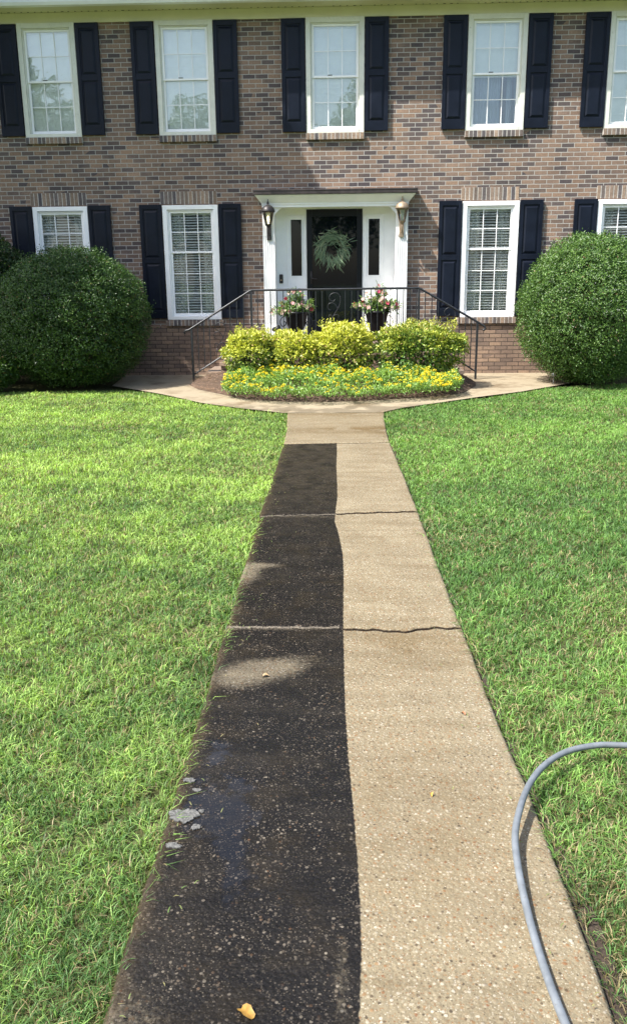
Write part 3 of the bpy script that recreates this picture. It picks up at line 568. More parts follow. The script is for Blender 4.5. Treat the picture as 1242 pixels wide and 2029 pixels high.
# entry: recess, pilasters, cornice, canopy
en = MB(); en.box(-1.02, 1.10, .24, .30, .70, 2.96); en.box(-1.02, -.955, -.02, .24, .70, 2.93); en.box(1.035, 1.10, -.02, .24, .70, 2.93); en.box(-.955, 1.035, -.02, .24, 2.90, 2.945)
for xa, xb in ((-.775, -.455), (.51, .845)):                                  # raised sidelight casings
    en.box(xa, xa+.05, .222, .2405, .76, 2.76); en.box(xb-.05, xb, .222, .2405, .76, 2.76); en.box(xa+.05, xb-.05, .223, .2405, 2.71, 2.76)
    en.box(xa+.05, xb-.05, .224, .2405, .76, 1.77); en.box(xa+.07, xb-.07, .212, .2245, .86, 1.42); en.box(xa+.06, xb-.06, .206, .2245, 1.44, 1.46)
en.box(-.455, -.443, .215, .2405, .76, 2.86); en.box(.493, .51, .215, .2405, .76, 2.86); en.box(-.455, .51, .214, .2405, 2.855, 2.895)
en.build('entry_surround', M['white'], house, bevel=.004)
for xa, xb in ((-.71, -.525), (.592, .783)):
    g = MB(); g.box(xa, xb, .228, .2385, 1.785, 2.70); sl = g.build('sidelight', M['glass_dark'], house)
    g = MB(); g.box(xa-.012, xa+.004, .219, .2395, 1.77, 2.712); g.box(xb-.004, xb+.012, .219, .2395, 1.77, 2.712); g.box(xa+.004, xb-.004, .2195, .2395, 2.696, 2.712); g.box(xa+.004, xb-.004, .2195, .2395, 1.77, 1.789); g.build('sidelight_frame', M['white'], sl)
for xa, xb in ((-1.15, -.955), (1.03, 1.226)):
    p = MB(); p.box(xa, xb, -.10, -.001, .745, 2.905); fw = (xb-xa)
    for q in range(5): xx = xa+.014+q*(fw-.028)/5; p.box(xx+.007, xx+(fw-.028)/5-.007, -.122, -.099, .98, 2.42)
    p.box(xa, xa+.012, -.122, -.099, .98, 2.42); p.box(xb-.012, xb, -.122, -.099, .98, 2.42)
    p.box(xa-.006, xb+.006, -.130, -.0985, .74, .98); p.box(xa, xb, -.124, -.0987, 2.42, 2.90)
    p.build('pilaster', M['white'], house, bevel=.003)
co = MB(); co.box(-1.15, 1.226, -.145, -.003, 2.865, 2.925); co.box(-1.158, 1.234, -.160, -.002, 2.905, 2.930); co.frustum((-1.162, 1.238, -.165, -.001), (-1.245, 1.325, -.275, -.001), 2.930, 3.035); co.box(-1.25, 1.33, -.28, -.0005, 3.035, 3.048)
co.prism([(-.955, 2.865), (-.955, 2.75), (-.84, 2.865)], -.11, -.02); co.prism([(1.03, 2.865), (.915, 2.865), (1.03, 2.75)], -.11, -.02)
co.build('cornice', M['white'], house, bevel=.004)
ca = MB(); ca.frustum((-1.275, 1.355, -.31, 0), (-1.275, 1.355, -.31, 0), 3.049, 3.10); ca.prism_x([(-.315, 3.10), (-.0005, 3.10), (-.0005, 3.155), (-.315, 3.122)], -1.28, 1.36); ca.build('door_canopy', M['cap'], house, bevel=.004)
# storm door
dd = MB(); dd.box(-.443, -.35, .195, .2395, .80, 2.855); dd.box(.40, .493, .195, .2395, .80, 2.855); dd.box(-.35, .40, .196, .2395, 2.74, 2.855); dd.box(-.35, .40, .196, .2395, .80, 1.05)
door = dd.build('front_door', M['door'], house, bevel=.004)
g = MB(); g.box(-.35, .40, .212, .222, 1.05, 2.74); g.build('door_glass', M['glass_dark'], door)
h = MB(); h.box(-.385, -.36, .188, .196, 1.66, 1.86); h.tube([(-.372, .165, 1.74), (-.34, .16, 1.742), (-.27, .16, 1.735)], .009); h.tube([(-.372, .197, 1.74), (-.372, .165, 1.74)], .008); h.build('door_handle', M['bronze'], door, smooth=True)
h = MB(); h.box(-.50, .55, .05, .20, .745, .79); h.build('threshold', simple('aluminium sill', (.35, .34, .32), .4, metal=.6), house)

# ================================================================== PORCH
porch = empty('porch', (0, -.5, 0), 'brick porch landing with steps down both sides of the front door', 'porch')
def at_parent(o, p): o.parent = p; o.location = (-p.location.x, -p.location.y, -p.location.z); return o
mb = MB(); mb.box(-1.32, 1.40, -1.02, .20, .0, .68); at_parent(mb.build('landing', M['brick_low']), porch)
def rowlock_row(mb, x0, x1, y0, y1, z0, z1):
    n = max(1, round((x1-x0)/.105)); wd = (x1-x0)/n
    for i in range(n): mb.cur = tuple(bcol()*.9); mb.box(x0+i*wd+.004, x0+(i+1)*wd-.004, y0, y1, z0, z1)
mb = MB(); rowlock_row(mb, -1.34, 1.42, -1.045, .21, .682, .748); at_parent(mb.build('landing_top', [M['lintel']], bevel=.003, col=True), porch)
for sx, xs in ((-1, (-1.32, -1.56, -1.80, -2.03)), (1, (1.40, 1.64, 1.87, 2.09))):
    for i in range(3):
        a, b = sorted((xs[i], xs[i+1])); zt_ = .60-.15*i; mb = MB(); mb.m = 1; mb.box(a+.002, b-.002, -1.0, .0-.024, .02, zt_-.06); mb.m = 0
        for yy in np.arange(-1.03, -.04, .1): mb.cur = tuple(bcol()*.95); mb.box(a-.012, b+.006, yy, min(yy+.092, -.026), zt_-.058, zt_)
        at_parent(mb.build('step', [M['lintel'], M['brick_low']], bevel=.004, col=True), porch)

# ================================================================== RAILING
RY = -.95; rail = empty('iron_railing', (0, RY, .15), 'black wrought iron railing around the porch sloping down at both ends', 'railing')
def R_(o): return at_parent(o, rail)
def topz(x): return np.interp(x, [-2.30, -1.285, 1.36, 2.34], [.955, 1.562, 1.575, 1.022])
mb = MB(); mb.tube([(-2.36, RY, .90), (-2.375, RY, .925), (-2.35, RY, .955), (-2.30, RY, .962), (-1.30, RY, 1.562), (-1.27, RY, 1.57), (1.345, RY, 1.58), (1.375, RY, 1.572), (2.33, RY, 1.028), (2.40, RY, .985), (2.42, RY, .95), (2.40, RY, .925), (2.375, RY, .935)], .017, 8); R_(mb.build('handrail', M['iron'], smooth=True))
mb = MB(); mb.tube([(-2.24, RY, .26), (-1.30, RY, .84), (1.38, RY, .86), (2.28, RY, .28)], .012, 4); R_(mb.build('bottom_rail', M['iron']))
for x, zb in ((-2.255, .13), (-1.285, .75), (1.36, .75), (2.29, .13)):
    mb = MB(); mb.box(x-.016, x+.016, RY-.016, RY+.016, zb, topz(x)-.01); R_(mb.build('post', M['iron'], bevel=.002))
def botz(x): return np.interp(x, [-2.24, -1.30, 1.38, 2.28], [.26, .84, .86, .28])
bx = [x for x in np.arange(-1.183, -.14, .102)]+[x for x in np.arange(.20, 1.34, .102)]+[-2.155, -2.06, -1.965, -1.63, -1.52, -1.41]+[1.46, 1.565, 1.665, 2.0, 2.10, 2.195]
for x in bx:
    mb = MB(); mb.box(x-.0065, x+.0065, RY-.0065, RY+.0065, botz(x), topz(x)-.012); R_(mb.build('baluster', M['iron']))
def spiral(cx, cz, r, a0, turns, n=26, sgn=1):
    return [(cx+r*(1-.62*t)*math.cos(a0+sgn*t*turns*2*math.pi), RY, cz+r*(1-.62*t)*math.sin(a0+sgn*t*turns*2*math.pi)) for t in np.linspace(0, 1, n)]
def bez(p, n=20):
    p = [np.array(q, float) for q in p]
    return [tuple((1-t)**3*p[0]+3*(1-t)**2*t*p[1]+3*(1-t)*t*t*p[2]+t**3*p[3]) for t in np.linspace(0, 1, n)]
def scroll(ox, oz, s=1, mir=1):
    mb = MB(); P = lambda x, z: (ox+mir*x*s, RY, oz+z*s)
    mb.tube(bez([P(-.06, .02), P(.03, .16), P(.12, .26), P(.09, .38)], 16)+bez([P(.09, .38), P(.07, .46), P(-.06, .46), P(-.08, .37)], 14)[1:]+bez([P(-.08, .37), P(-.08, .30), P(.0, .29), P(.01, .34)], 10)[1:], .006*s, 6)
    mb.tube(bez([P(.055, .18), P(.03, .27), P(-.02, .30), P(-.07, .28)], 12)+bez([P(-.07, .28), P(-.13, .25), P(-.10, .16), P(-.05, .18)], 12)[1:], .006*s, 6)
    mb.tube(bez([P(-.03, .06), P(-.05, .13), P(-.10, .10), P(-.08, .06)], 12), .005*s, 6)
    mb.tube(bez([P(-.02, .08), P(.04, .13), P(.09, .10), P(.06, .05)], 12), .005*s, 6); mb.tube([P(-.06, .02), P(-.08, -.15)], .006*s, 6)
    R_(mb.build('scroll', M['iron'], smooth=True))
scroll(.03, 1.08, 1.0); scroll(-1.80, .66, .95, 1); scroll(1.84, .86, .95, 1)

# ================================================================== LANTERNS, WREATH, DOORBELL, SPOT
def lantern(x, zz, mat, label, bulb):
    e_ = empty('wall_lantern', (x, -.125, zz), label, 'lantern', 'wall lanterns beside the front door')
    y = -.115                                                  # body centre in front of the pilaster
    b = MB(); b.box(-.038, .038, -.024, 0, -.20, .06); b.build('backplate', mat, e_, bevel=.008)
    b = MB(); b.tube(bez([(0, -.02, -.10), (0, -.09, -.16), (0, -.14, -.06), (0, y, .0)]), .011); b.lathe([(.012, -.05), (.03, -.03), (.05, -.008), (.056, .008)], (0, y, .04), 6); b.build('bracket', mat, e_, smooth=False)
    b = MB(); ang = [2*math.pi*q/6 for q in range(6)]
    for a in ang: b.tube([(.050*math.cos(a), y+.050*math.sin(a), .045), (.068*math.cos(a), y+.068*math.sin(a), .13), (.088*math.cos(a), y+.088*math.sin(a), .225)], .005, 5)
    b.lathe([(.086, 0), (.102, .006), (.100, .016), (.084, .018)], (0, y, .222), 6); b.build('cage', mat, e_)
    b = MB(); b.lathe([(.045, .048), (.063, .13), (.083, .224)], (0, y, 0), 6); b.build('lantern_glass', M['glass_lamp'], e_)
    b = MB(); b.lathe([(.112, .236), (.112, .246), (.104, .275), (.088, .303), (.062, .325), (.034, .338), (.020, .346), (.016, .360), (.024, .372), (.012, .388), (.008, .40), (.005, .43)], (0, y, 0), 12); b.build('lantern_roof', mat, e_, smooth=True)
    b = MB(); b.lathe([(.006, .05), (.010, .09), (.016, .13), (.012, .16), (.003, .175)], (0, y, 0), 8); b.build('bulb', bulb, e_, smooth=True)
k = NT('lit flame bulb'); k.p(Base_Color=c4(1, .85, .6), Emission_Color=c4(1, .78, .45), Emission_Strength=5.0); LIT = k.m
k = NT('unlit bulb'); k.p(Base_Color=c4(.75, .72, .65), Roughness=.2); UNLIT = k.m
lantern(-1.045, 2.555, M['bronze'], 'dark bronze wall lantern with glowing bulb on the left pilaster', LIT)
lantern(1.122, 2.58, M['bronze_sunlit'], 'wall lantern with sunlit tan painted into its metal on the right pilaster', UNLIT)
def wreath():
    n = 560; th = rng.uniform(0, 2*math.pi, n); r = .18+rng.normal(0, .042, n); P = np.c_[r*np.cos(th), -.03+rng.normal(0, .03, n), r*np.sin(th)]
    tang = np.c_[-np.sin(th), 0*th, np.cos(th)]*np.where(rng.random(n) < .7, 1, -1)[:, None]; rad = np.c_[np.cos(th), 0*th, np.sin(th)]
    d = tang*.8+rad*rng.uniform(-.1, .75, n)[:, None]+unit(n)*.35+np.array((0, -.15, -.45)); P[:, 2] -= .02; d[th > math.pi] += np.array((0, 0, -.9)); d[th < math.pi] += np.array((0, 0, -.15))
    col = mixcol((.09, .17, .09), (.30, .40, .24), rng.random(n)); col[rng.random(n) < .10] = (.42, .45, .28)
    o = leaves('wreath', P, d, np.tile((0, -1., 0), (n, 1))+unit(n)*.5, rng.uniform(.09, .20, n), rng.uniform(.007, .013, n), col, M['leaf'], loc=(-.015, .185, 2.262))
    tag(o, 'shaggy pale green leaf wreath hanging on the black front door', 'wreath')
    b = MB(); b.tube([(.155*math.cos(t), .012, .155*math.sin(t)) for t in np.linspace(0, 2*math.pi, 40)], .018, 6); b.build('wreath_ring', M['twig'], o, smooth=True)
wreath()
b = MB(); b.box(-.032, .032, -.022, 0, -.075, .075); d_ = tag(b.build('doorbell', M['bronze'], bevel=.012, loc=(-.885, .239, 1.742)), 'small dark bronze doorbell plate on the white panel left of door', 'doorbell')
b = MB(); b.lathe([(.012, 0), (.012, .006), (.006, .008)], (0, 0, 0), 12); q_ = b.build('button', simple('bell button', (.5, .36, .22), .3, metal=.5), d_); q_.rotation_euler = (math.pi/2, 0, 0); q_.location = (0, -.022, -.02)
sp = empty('spotlight', (-.93, -.62, .75), 'small black spotlight on the porch beside the left pilaster', 'spotlight')
b = MB(); b.tube([(0, 0, 0), (0, 0, .16)], .011); b.lathe([(.05, 0), (.04, .012), (.012, .02)], (0, 0, 0), 12); b.build('stand', M['iron'], sp)
b = MB(); b.lathe([(.018, -.06), (.035, -.045), (.040, .02), (.055, .07), (.050, .072)], (0, 0, 0), 14); q_ = b.build('lamp_head', M['iron'], sp, smooth=True); q_.rotation_euler = (.5, math.pi/2-.25, .3); q_.location = (0, 0, .20)
st_ = empty('path_light', (3.40, -1.50, .14), 'small grey stake light at the foot of the large sunlit bush', 'path light')
gm = simple('grey plastic', (.35, .36, .36), .5)
b = MB(); b.tube([(0, 0, -.02), (.004, 0, .11)], .006); b.build('stake', gm, st_)
b = MB(); b.lathe([(.012, .10), (.035, .12), (.038, .14), (.014, .165)], (0, 0, 0), 12); b.build('lamp_head', gm, st_, smooth=True)

# ================================================================== POTS AND FLOWERS
def planter(x, label):
    e_ = empty('planter', (x, -.50, .75), label, 'planter', 'black planters at the front door')
    b = MB(); b.lathe([(.085, 0), (.10, .01), (.075, .05), (.06, .08), (.10, .14), (.155, .26), (.178, .40), (.200, .44), (.205, .47), (.185, .47), (.165, .42)], (0, 0, 0), 24); b.build('pot', M['pot'], e_, smooth=True)
    b = MB(); b.lathe([(.168, .425), (.05, .435), (.001, .437)], (0, 0, 0), 20); b.build('potting_soil', M['twig'], e_)
    for s in (-1, 1):
        b = MB(); b.tube(bez([(s*.19, -.02, .40), (s*.30, -.03, .36), (s*.27, -.04, .22), (s*.20, -.03, .24)])+bez([(s*.20, -.03, .24), (s*.15, -.03, .27), (s*.16, -.03, .32), (s*.20, -.03, .31)])[1:], .008, 6); b.build('scroll_handle', M['iron'], e_, smooth=True)
def flowers(x, z, label, seed, sx=1.0, H=1.):
    global rng
    e_ = empty('flowering_plant', (x, -.50, 1.17), label, 'flowering plant', 'pink flowering plants in the planters')
    b = MB(); ends = []
    for q in range(44):
        a = rng.uniform(0, 6.28); r = rng.uniform(.05, .37)*sx; top = (r*math.cos(a), r*.7*math.sin(a), (.44*H-r*.95)*rng.uniform(.55, 1.12)-.03); ends.append(top)
        b.tube([(top[0]*.15, top[1]*.15, 0), (top[0]*.55, top[1]*.55, top[2]*.65+.04), top], .004, 4, .002)
    b.build('stem', leaf_mat('stem green', .6, .1) if False else M['twig'], e_)
    E = np.array(ends); n = 1700; i = rng.integers(0, len(E), n); t = rng.uniform(.25, 1.05, n)[:, None]; P = E[i]*t+rng.normal(0, .018, (n, 3)); P[:, 2] += .03
    d = unit(n)+E[i]/np.linalg.norm(E[i], axis=1, keepdims=True)*.8; col = mixcol((.07, .15, .035), (.26, .38, .12), rng.random(n))
    leaves('foliage', P, d, unit(n)*.6+np.array((0, -.2, 1.)), rng.uniform(.05, .10, n), rng.uniform(.016, .028, n), col, M['leaf'], e_)
    fl = E[rng.permutation(len(E))[:42]]; Pp = []; Dp = []; Np = []; Cc = []
    for f in fl:
        fc = f+rng.normal(0, .012, 3)+np.array((0, -.02, .035)); ax = np.array((rng.normal(0, .4), -.8, rng.uniform(-.3, .6))); ax /= np.linalg.norm(ax); u = np.cross(ax, (0, 0, 1)); u /= np.linalg.norm(u); v = np.cross(ax, u); base = mixcol((.80, .42, .46), (.88, .72, .68), rng.random(1))[0] if rng.random() < .88 else np.array((.72, .10, .20))
        for q in range(6):
            a = q*math.pi/3+rng.normal(0, .1); Pp.append(fc); Dp.append(u*math.cos(a)+v*math.sin(a)+ax*.5); Np.append(ax); Cc.append(base*rng.uniform(.9, 1.1))
    leaves('blossom', np.array(Pp), np.array(Dp), np.array(Np), .040, .033, np.clip(np.array(Cc), 0, 1), M['petal'], e_)
planter(-.60, 'black scrolled urn planter on the porch left of the door'); planter(.72, 'black scrolled urn planter on the porch right of the door')
flowers(-.61, 1.17, 'pink flowering plant spilling over the planter left of the door', 1, 1.05, .95); flowers(.72, 1.17, 'pink flowering plant standing tall in the planter right of the door', 2, 1.0, 1.1)

# ================================================================== SHRUBS
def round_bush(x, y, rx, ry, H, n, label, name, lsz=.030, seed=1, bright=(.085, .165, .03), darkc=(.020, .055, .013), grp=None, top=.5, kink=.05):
    zb = float(zt(y)); e_ = empty(name, (x, y, zb), label, 'bush', grp)
    u = unit(n); u[:, 2] = np.abs(u[:, 2])*1.0+0; low = rng.random(n) < .42; u[low, 2] *= -1
    cz = H*.47; rzT, rzB = H-cz, cz*1.08
    lump = 1+kink*(vnoise(u, 5, seed)-.5)*2+.045*(vnoise(u, 13, seed+5)-.5)*2-.13*np.clip((vnoise(u, 22, seed+8)-.57)*5, 0, 1)+.06*(rng.random(n) < .03)
    dep = 1-np.abs(rng.normal(0, .045, n))-.06*(rng.random(n) < .25)+.015*rng.normal(size=n)
    s = (lump*dep)[:, None]; P = u*s*np.where((u[:, 2] > 0)[:, None], (rx, ry, rzT), (rx*.985, ry*.985, rzB)); P[:, 2] += cz
    # squarer shoulders than an ellipsoid
    kk = np.clip(np.abs(u[:, 2]), 0, 1); P[:, :2] *= (1+.05*(kk*(1-kk)*4))[:, None]
    ok = P[:, 2] > .03; P = P[ok]; u = u[ok]; m_ = len(P)
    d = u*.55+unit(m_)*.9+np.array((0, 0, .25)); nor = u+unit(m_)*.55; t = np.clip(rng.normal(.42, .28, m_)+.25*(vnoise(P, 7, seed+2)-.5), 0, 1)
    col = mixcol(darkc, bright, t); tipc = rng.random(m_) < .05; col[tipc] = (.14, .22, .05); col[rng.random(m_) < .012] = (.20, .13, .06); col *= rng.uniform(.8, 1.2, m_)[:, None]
    leaves('foliage', P, d, nor, rng.uniform(.75, 1.25, m_)*lsz, rng.uniform(.75, 1.2, m_)*lsz*.52, col, M['leaf_gloss'], e_)
    # branch structure inside
    b = MB(); 
    for q in range(46):
        a = rng.uniform(0, 6.28); ph = rng.uniform(.05, 1.45); tip = Vector((rx*.86*math.sin(ph)*math.cos(a), ry*.86*math.sin(ph)*math.sin(a), cz+(rzT*.85)*math.cos(ph)-(.5*cz if rng.random() < .3 else 0))); tip.z = max(tip.z, .25)
        st = Vector((tip.x*.12, tip.y*.12, -.03)); b.tube([st, st.lerp(tip, .4)+Vector((0, 0, .12)), tip], .02, 5, .005)
    b.build('branches', M['twig'], e_)
    # inner leafage: darker, larger leaves standing deeper in the shrub
    m2 = n//3; u2 = unit(m2); r2 = rng.uniform(.68, .92, m2)[:, None]; P2 = u2*r2*(rx, ry, 1)*np.where((u2[:, 2] > 0)[:, None], (1, 1, rzT), (1, 1, rzB)); P2[:, 2] += cz; P2 = P2[P2[:, 2] > .03]; m2 = len(P2)
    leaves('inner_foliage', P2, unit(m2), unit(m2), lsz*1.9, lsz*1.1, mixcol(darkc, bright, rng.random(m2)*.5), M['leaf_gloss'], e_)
    return e_
round_bush(-4.03, -1.36, 1.17, 1.15, 2.10, 66000, 'large round clipped green bush with shade-darkened leaf colours left of the steps', 'round_bush', kink=.025, seed=1, grp='clipped round bushes by the house')  # shade painted in as darker leaf colours
round_bush(3.94, -1.36, 1.08, 1.08, 2.24, 64000, 'large round clipped green bush in full sun right of the steps', 'round_bush', seed=4, bright=(.15, .26, .05), darkc=(.04, .095, .025), grp='clipped round bushes by the house')  # twin of the shaded bush; sunlight painted in as lighter leaf colours
round_bush(-5.62, -.80, .80, .75, 2.46, 16000, 'tall dark bush behind the large shaded one at the left edge', 'bush', bright=(.045, .09, .018), darkc=(.012, .032, .008), lsz=.045, seed=9, kink=.14)
round_bush(-5.35, -2.05, .62, .55, .66, 7000, 'low dark green shrub at the foot of the large shaded bush', 'bush', lsz=.045, seed=12, kink=.16)
def hedge(x, y, rx, ry, H, n, label, seed, yel):
    zb = float(zt(y))+.10; e_ = empty('hedge_shrub', (x, y, zb), label, 'shrub', 'yellow green shrubs in the porch bed')
    u = unit(n); u[:, 2] = np.where(rng.random(n) < .55, np.abs(u[:, 2]), u[:, 2])
    pw = .74; sgn = np.sign(u)*np.abs(u)**pw; sgn /= np.linalg.norm(sgn, axis=1, keepdims=True)**.55            # boxier than a ball
    lump = 1+.26*(vnoise(u*np.array((rx, ry, H)), 8, seed)-.5)*2+.14*(vnoise(u, 22, seed+3)-.5)*2
    dep = 1-np.abs(rng.normal(0, .10, n))-.45*rng.random(n)*(rng.random(n) < .4)
    P = sgn*(lump*dep)[:, None]*(rx, ry, H*.5); P[:, 2] += H*.5; ok = P[:, 2] > .01; P, u, dep = P[ok], u[ok], dep[ok]; m_ = len(P)
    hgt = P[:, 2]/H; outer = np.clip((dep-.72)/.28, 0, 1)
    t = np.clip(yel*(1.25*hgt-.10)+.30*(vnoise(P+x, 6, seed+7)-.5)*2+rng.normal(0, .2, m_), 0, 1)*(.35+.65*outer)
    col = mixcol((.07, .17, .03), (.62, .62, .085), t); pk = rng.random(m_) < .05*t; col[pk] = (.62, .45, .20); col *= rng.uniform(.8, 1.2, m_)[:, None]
    d = u*.8+unit(m_)*.75+np.array((0, 0, .15)); nr = u+unit(m_)*.7+np.array((0, 0, .3)); LL = rng.uniform(.034, .062, m_); WW = rng.uniform(.018, .030, m_)
    # upright new shoots
    ns = int(46*rx*2); sxs = rng.uniform(-.85, .85, ns)*rx; sys = rng.uniform(-.8, .8, ns)*ry; szs = H*(.86+.14*rng.random(ns)); k_ = 9; Pq = np.repeat(np.c_[sxs, sys, szs], k_, 0); Pq[:, 2] += np.tile(np.linspace(-.02, .085, k_), ns)*np.repeat(rng.uniform(.5, 1.3, ns), k_)
    dq = unit(len(Pq))*.8+np.array((0, 0, .7)); nq = len(Pq); leaves('foliage', np.r_[P, Pq], np.r_[d, dq], np.r_[nr, unit(nq)+np.array((0, 0, .5))], np.r_[LL, np.full(nq, .04)], np.r_[WW, np.full(nq, .017)], np.r_[col, mixcol((.36, .42, .06), (.70, .66, .12), rng.random(nq))*(.55+.45*yel)], M['leaf'], e_)
    b = MB()
    for q in range(26):
        a = rng.uniform(0, 6.28); r = rng.uniform(.2, .85); tip = (rx*r*math.cos(a), ry*r*math.sin(a), H*rng.uniform(.5, .9)); b.tube([(tip[0]*.2, tip[1]*.2, -.05), (tip[0]*.6, tip[1]*.6, H*.35), tip], .009, 5, .003)
    b.build('branches', M['twig'], e_)
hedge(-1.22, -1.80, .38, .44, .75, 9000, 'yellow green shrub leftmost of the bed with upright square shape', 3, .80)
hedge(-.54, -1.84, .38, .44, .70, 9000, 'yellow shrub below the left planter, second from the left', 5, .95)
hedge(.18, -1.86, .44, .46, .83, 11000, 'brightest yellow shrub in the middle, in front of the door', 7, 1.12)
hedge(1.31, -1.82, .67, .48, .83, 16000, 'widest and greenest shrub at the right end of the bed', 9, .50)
def lantana():
    n = 20000; x = rng.uniform(-1.54, 1.84, n); yf = np.interp(x, [-1.7, -1.5, -1.2, -.65, 0, .6, 1.43, 1.88, 2.0], [-2.62, -2.88, -3.24, -3.47, -3.50, -3.42, -3.13, -2.80, -2.55]); yb = np.where(x > .9, -2.15, -2.05)
    v = rng.random(n)**.8; y = yf+(yb-yf)*v; P2 = np.c_[x, y]; top = (.10+.09*np.clip(v*2.2, 0, 1))*(.30+1.4*vnoise(P2, 9, 3)); z = top*np.sqrt(rng.random(n)); P = np.c_[x, y, zt(y)+.03+bed_h(x, y)*.6+z]
    col = mixcol((.07, .16, .03), (.26, .42, .07), np.clip(rng.normal(.35, .25, n)+.5*z/.3, 0, 1)); d = unit(n)+np.array((0, -.3, .5))
    mi = np.zeros(n, int); nf = 600; k_ = 8; j = rng.integers(0, n, nf*3); w_ = vnoise(P2[j], 4, 21); j = j[np.argsort(-(w_+rng.random(len(j))*.8+.25*(1-v[j])))[:nf]]
    hx = np.c_[x[j], y[j]-.02, zt(y[j])+.055+bed_h(x[j], y[j])*.6+top[j]*rng.uniform(.6, 1.1, nf)]; u = unit(nf*k_); u[:, 2] = np.abs(u[:, 2]); Pf = np.repeat(hx, k_, 0)+u*.014
    cf = np.repeat(mixcol((.80, .58, .02), (.88, .78, .08), rng.random(nf)), k_, 0)
    A = np.r_[P, Pf]; D = np.r_[d, u+unit(len(u))*.4]; Nn = np.r_[unit(n)*.6+np.array((0, -.2, 1.)), u]; L = np.r_[rng.uniform(.025, .05, n), np.full(len(u), .016)]; W_ = np.r_[rng.uniform(.012, .022, n), np.full(len(u), .019)]
    tag(leaves('flower_bed', A, D, Nn, L, W_, np.r_[col, cf], [M['leaf'], M['petal']], matidx=np.r_[mi, np.ones(len(u), int)]), 'low yellow flowering ground cover along the front of the bed', None, None, 'stuff')
lantana()

# ================================================================== HOSE, LEAVES
HP = [(3.4, -12.35, .03), (2.6, -12.12, .035), (1.8, -12.0, .05), (1.45, -11.965, .05), (1.202, -11.955, .052), (1.091, -11.962, .055), (.968, -12.015, .058), (.864, -12.118, .062), (.785, -12.249, .066), (.729, -12.382, .060), (.697, -12.489, .045), (.682, -12.631, .030), (.677, -12.781, .019), (.677, -12.906, .016), (.681, -13.02, .0155), (.690, -13.137, .0155), (.72, -13.45, .0155), (.76, -13.9, .0155), (.72, -14.6, .0155), (.5, -15.4, .0155)]
def crom(P, n=8):
    P = [np.array(p) for p in P]; P = [2*P[0]-P[1]]+P+[2*P[-1]-P[-2]]; out = []
    for i in range(1, len(P)-2):
        for t in np.linspace(0, 1, n, endpoint=False):
            a, b, c, d = P[i-1:i+3]; out.append(tuple(.5*(2*b+(c-a)*t+(2*a-5*b+4*c-d)*t*t+(3*b-a-3*c+d)*t**3)))
    return out
b = MB(); b.tube(crom(HP), .0112, 12); tag(b.build('hose', M['hose'], smooth=True), 'grey rubber hose curling from the lawn onto the clean side of the path', 'hose')
def fallen(x, y, z, size, col, rot, label, seed):
    r = np.random.default_rng(seed); n = 13; a = np.linspace(0, 2*math.pi, n, endpoint=False); rad = size*(1+.18*r.normal(size=n)); pts = [(rad[i]*math.cos(a[i])*.62, rad[i]*math.sin(a[i]), .004+.006*math.cos(2*a[i])) for i in range(n)]
    V = [(0, 0, .003)]+pts; T = [(0, 1+i, 1+(i+1) % n) for i in range(n)]
    k = NT('fallen leaf'); n1 = k.noise(k.obj(), 90, 4); k.p(Base_Color=k.ramp(n1.outputs[0], [(.3, tuple(c*.6 for c in col)), (.65, col)]), Roughness=.6)
    o = mesh_np('fallen_leaf', V, tris=T, mats=[k.m], loc=(x, y, z)); o.rotation_euler = (0, 0, rot); tag(o, label, 'leaf', 'fallen leaves on the path')
fallen(-.062, -13.112, .004, .024, (.33, .18, .03), .9, 'large yellow fallen leaf on the dark path strip at the bottom', 1)
fallen(-.175, -11.31, .004, .016, (.42, .29, .15), 1.8, 'pale tan pebble drawn as a leaf shape on the light patch of the dark strip', 2)  # leaf shape stands in for a large tan pebble
fallen(.47, -12.205, .004, .009, (.60, .32, .06), .2, 'tiny orange leaf scrap on the clean strip left of the hose', 3)
fallen(.655, -11.64, .004, .010, (.30, .12, .05), .7, 'tiny brown leaf scrap on the clean strip above the hose bend', 4)

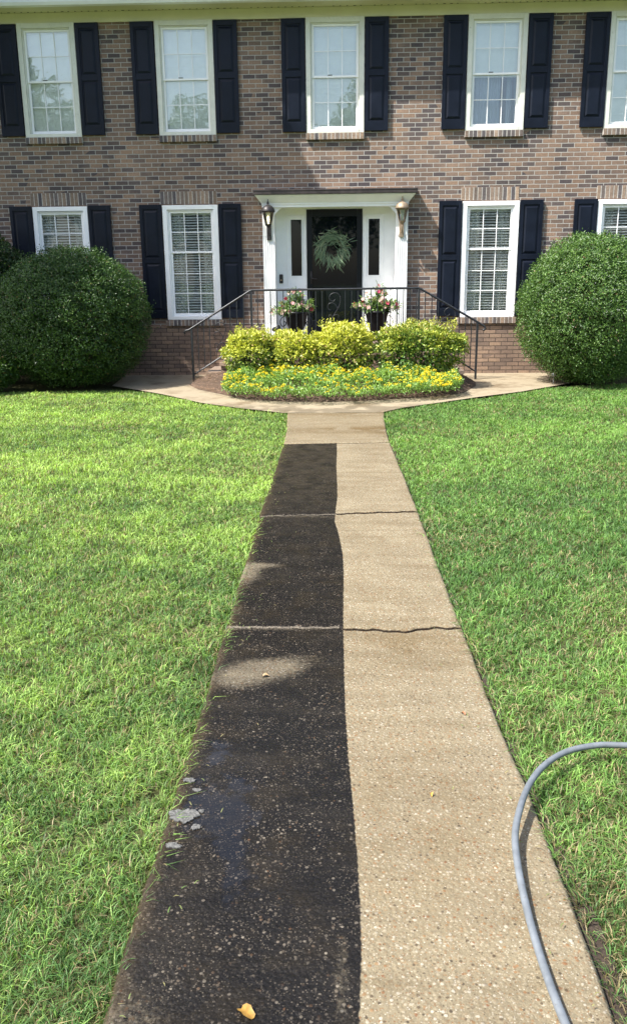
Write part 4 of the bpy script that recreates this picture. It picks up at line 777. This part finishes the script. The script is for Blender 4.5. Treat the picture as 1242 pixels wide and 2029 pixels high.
# ================================================================== TREES (out of frame left: it shades the house; behind: seen in the glass)
def tree(x, y, H, blobs, n, label, name='shade_tree', lsz=.16, seed=1, tr=.22, grp=None, cola=(.035, .085, .018), colb=(.10, .18, .04), thin=.40):
    z0 = float(zt(y))-.04; e_ = empty(name, (x, y, z0), label, 'tree', grp)
    b = MB(); b.tube([(0, 0, 0), (.05, .03, H*.25), (-.04, .05, H*.5), (.03, 0, H*.72)], tr, 10, tr*.5)
    for bx_, by_, bz_, *r in blobs: b.tube([(0, .02, H*.42), (bx_*.4, by_*.4, H*.42+(bz_-H*.42)*.6), (bx_, by_, bz_)], tr*.35, 6, .02)
    b.build('trunk', M['bark'], e_, smooth=True)
    w_ = np.array([q[3]*q[4]*q[5] for q in blobs]); w_ /= w_.sum(); P = []
    for q, ww in zip(blobs, w_):
        m_ = int(n*ww); u = unit(m_); rr = rng.random(m_)**(1/3)*.6+.4; s = (rr*(1+.25*(vnoise(u, 6, seed)-.5)*2))[:, None]; pp = u*s*np.array(q[3:6])+np.array(q[:3]); keep_ = vnoise(pp, 3.5, seed+3)+rng.normal(0, .08, m_) > thin; P.append(pp[keep_])
    P = np.concatenate(P); m_ = len(P); leaves('crown', P, unit(m_)+np.array((0, 0, -.3)), unit(m_)+np.array((0, 0, .8)), rng.uniform(.7, 1.3, m_)*lsz, rng.uniform(.7, 1.2, m_)*lsz*.6, mixcol(cola, colb, rng.random(m_)), M['leaf'], e_)
    return e_
TX, TY = -8.0, -2.4
def shade(X, Z, t, rx, ry, rz, Y=0.): return (X-t-TX, Y-.58*t-TY, Z+1.6*t, rx, ry*1.15, rz)
SB = [shade(-1.55, 3.95, 3.2, .75, .35, .8), shade(-2.5, 3.1, 3.4, 1.1, .5, 1.1), shade(-4.2, 4.3, 3.0, 1.5, .65, 1.4), shade(-4.4, 2.3, 3.2, 1.5, .6, 1.3), shade(-2.75, 1.6, 3.6, .75, .35, .8), shade(-1.05, 3.35, 3.5, .50, .28, .55),
      shade(-2.2, 4.9, 3.1, 1.0, .5, .9), shade(-4.2, .9, 3.1, .9, .45, .8, -1.9), shade(-4.9, 1.5, 3.0, 1.0, .5, .9, -1.5), shade(-3.1, .2, 3.4, .6, .35, .5, -1.2)]
tree(TX, TY, 9.0, SB, 46000, 'tall leafy shade tree beside the left end of the house', seed=2, lsz=.15, thin=.38)
BT = [(0, 0, 8, 3.2, 3.0, 3.0), (-2.2, .5, 6.5, 2.4, 2.2, 2.2), (2.3, -.3, 6.8, 2.5, 2.3, 2.2), (.5, 0, 10.2, 2.2, 2.2, 2.0), (-1, .5, 4.4, 2.0, 1.8, 1.3)]
t0 = tree(-9, -40, 11, BT, 15000, 'broad street tree across the lawn behind the viewer', 'street_tree', .30, 5, .3, 'trees across the street')
for x, y, s_ in ((1.5, -46, 1.15), (12, -41, .95), (-20, -44, 1.2), (22, -45, 1.1)):
    c_ = copy_tree(t0); c_.location = (x, y, -.04); c_.scale = (s_, s_, s_)
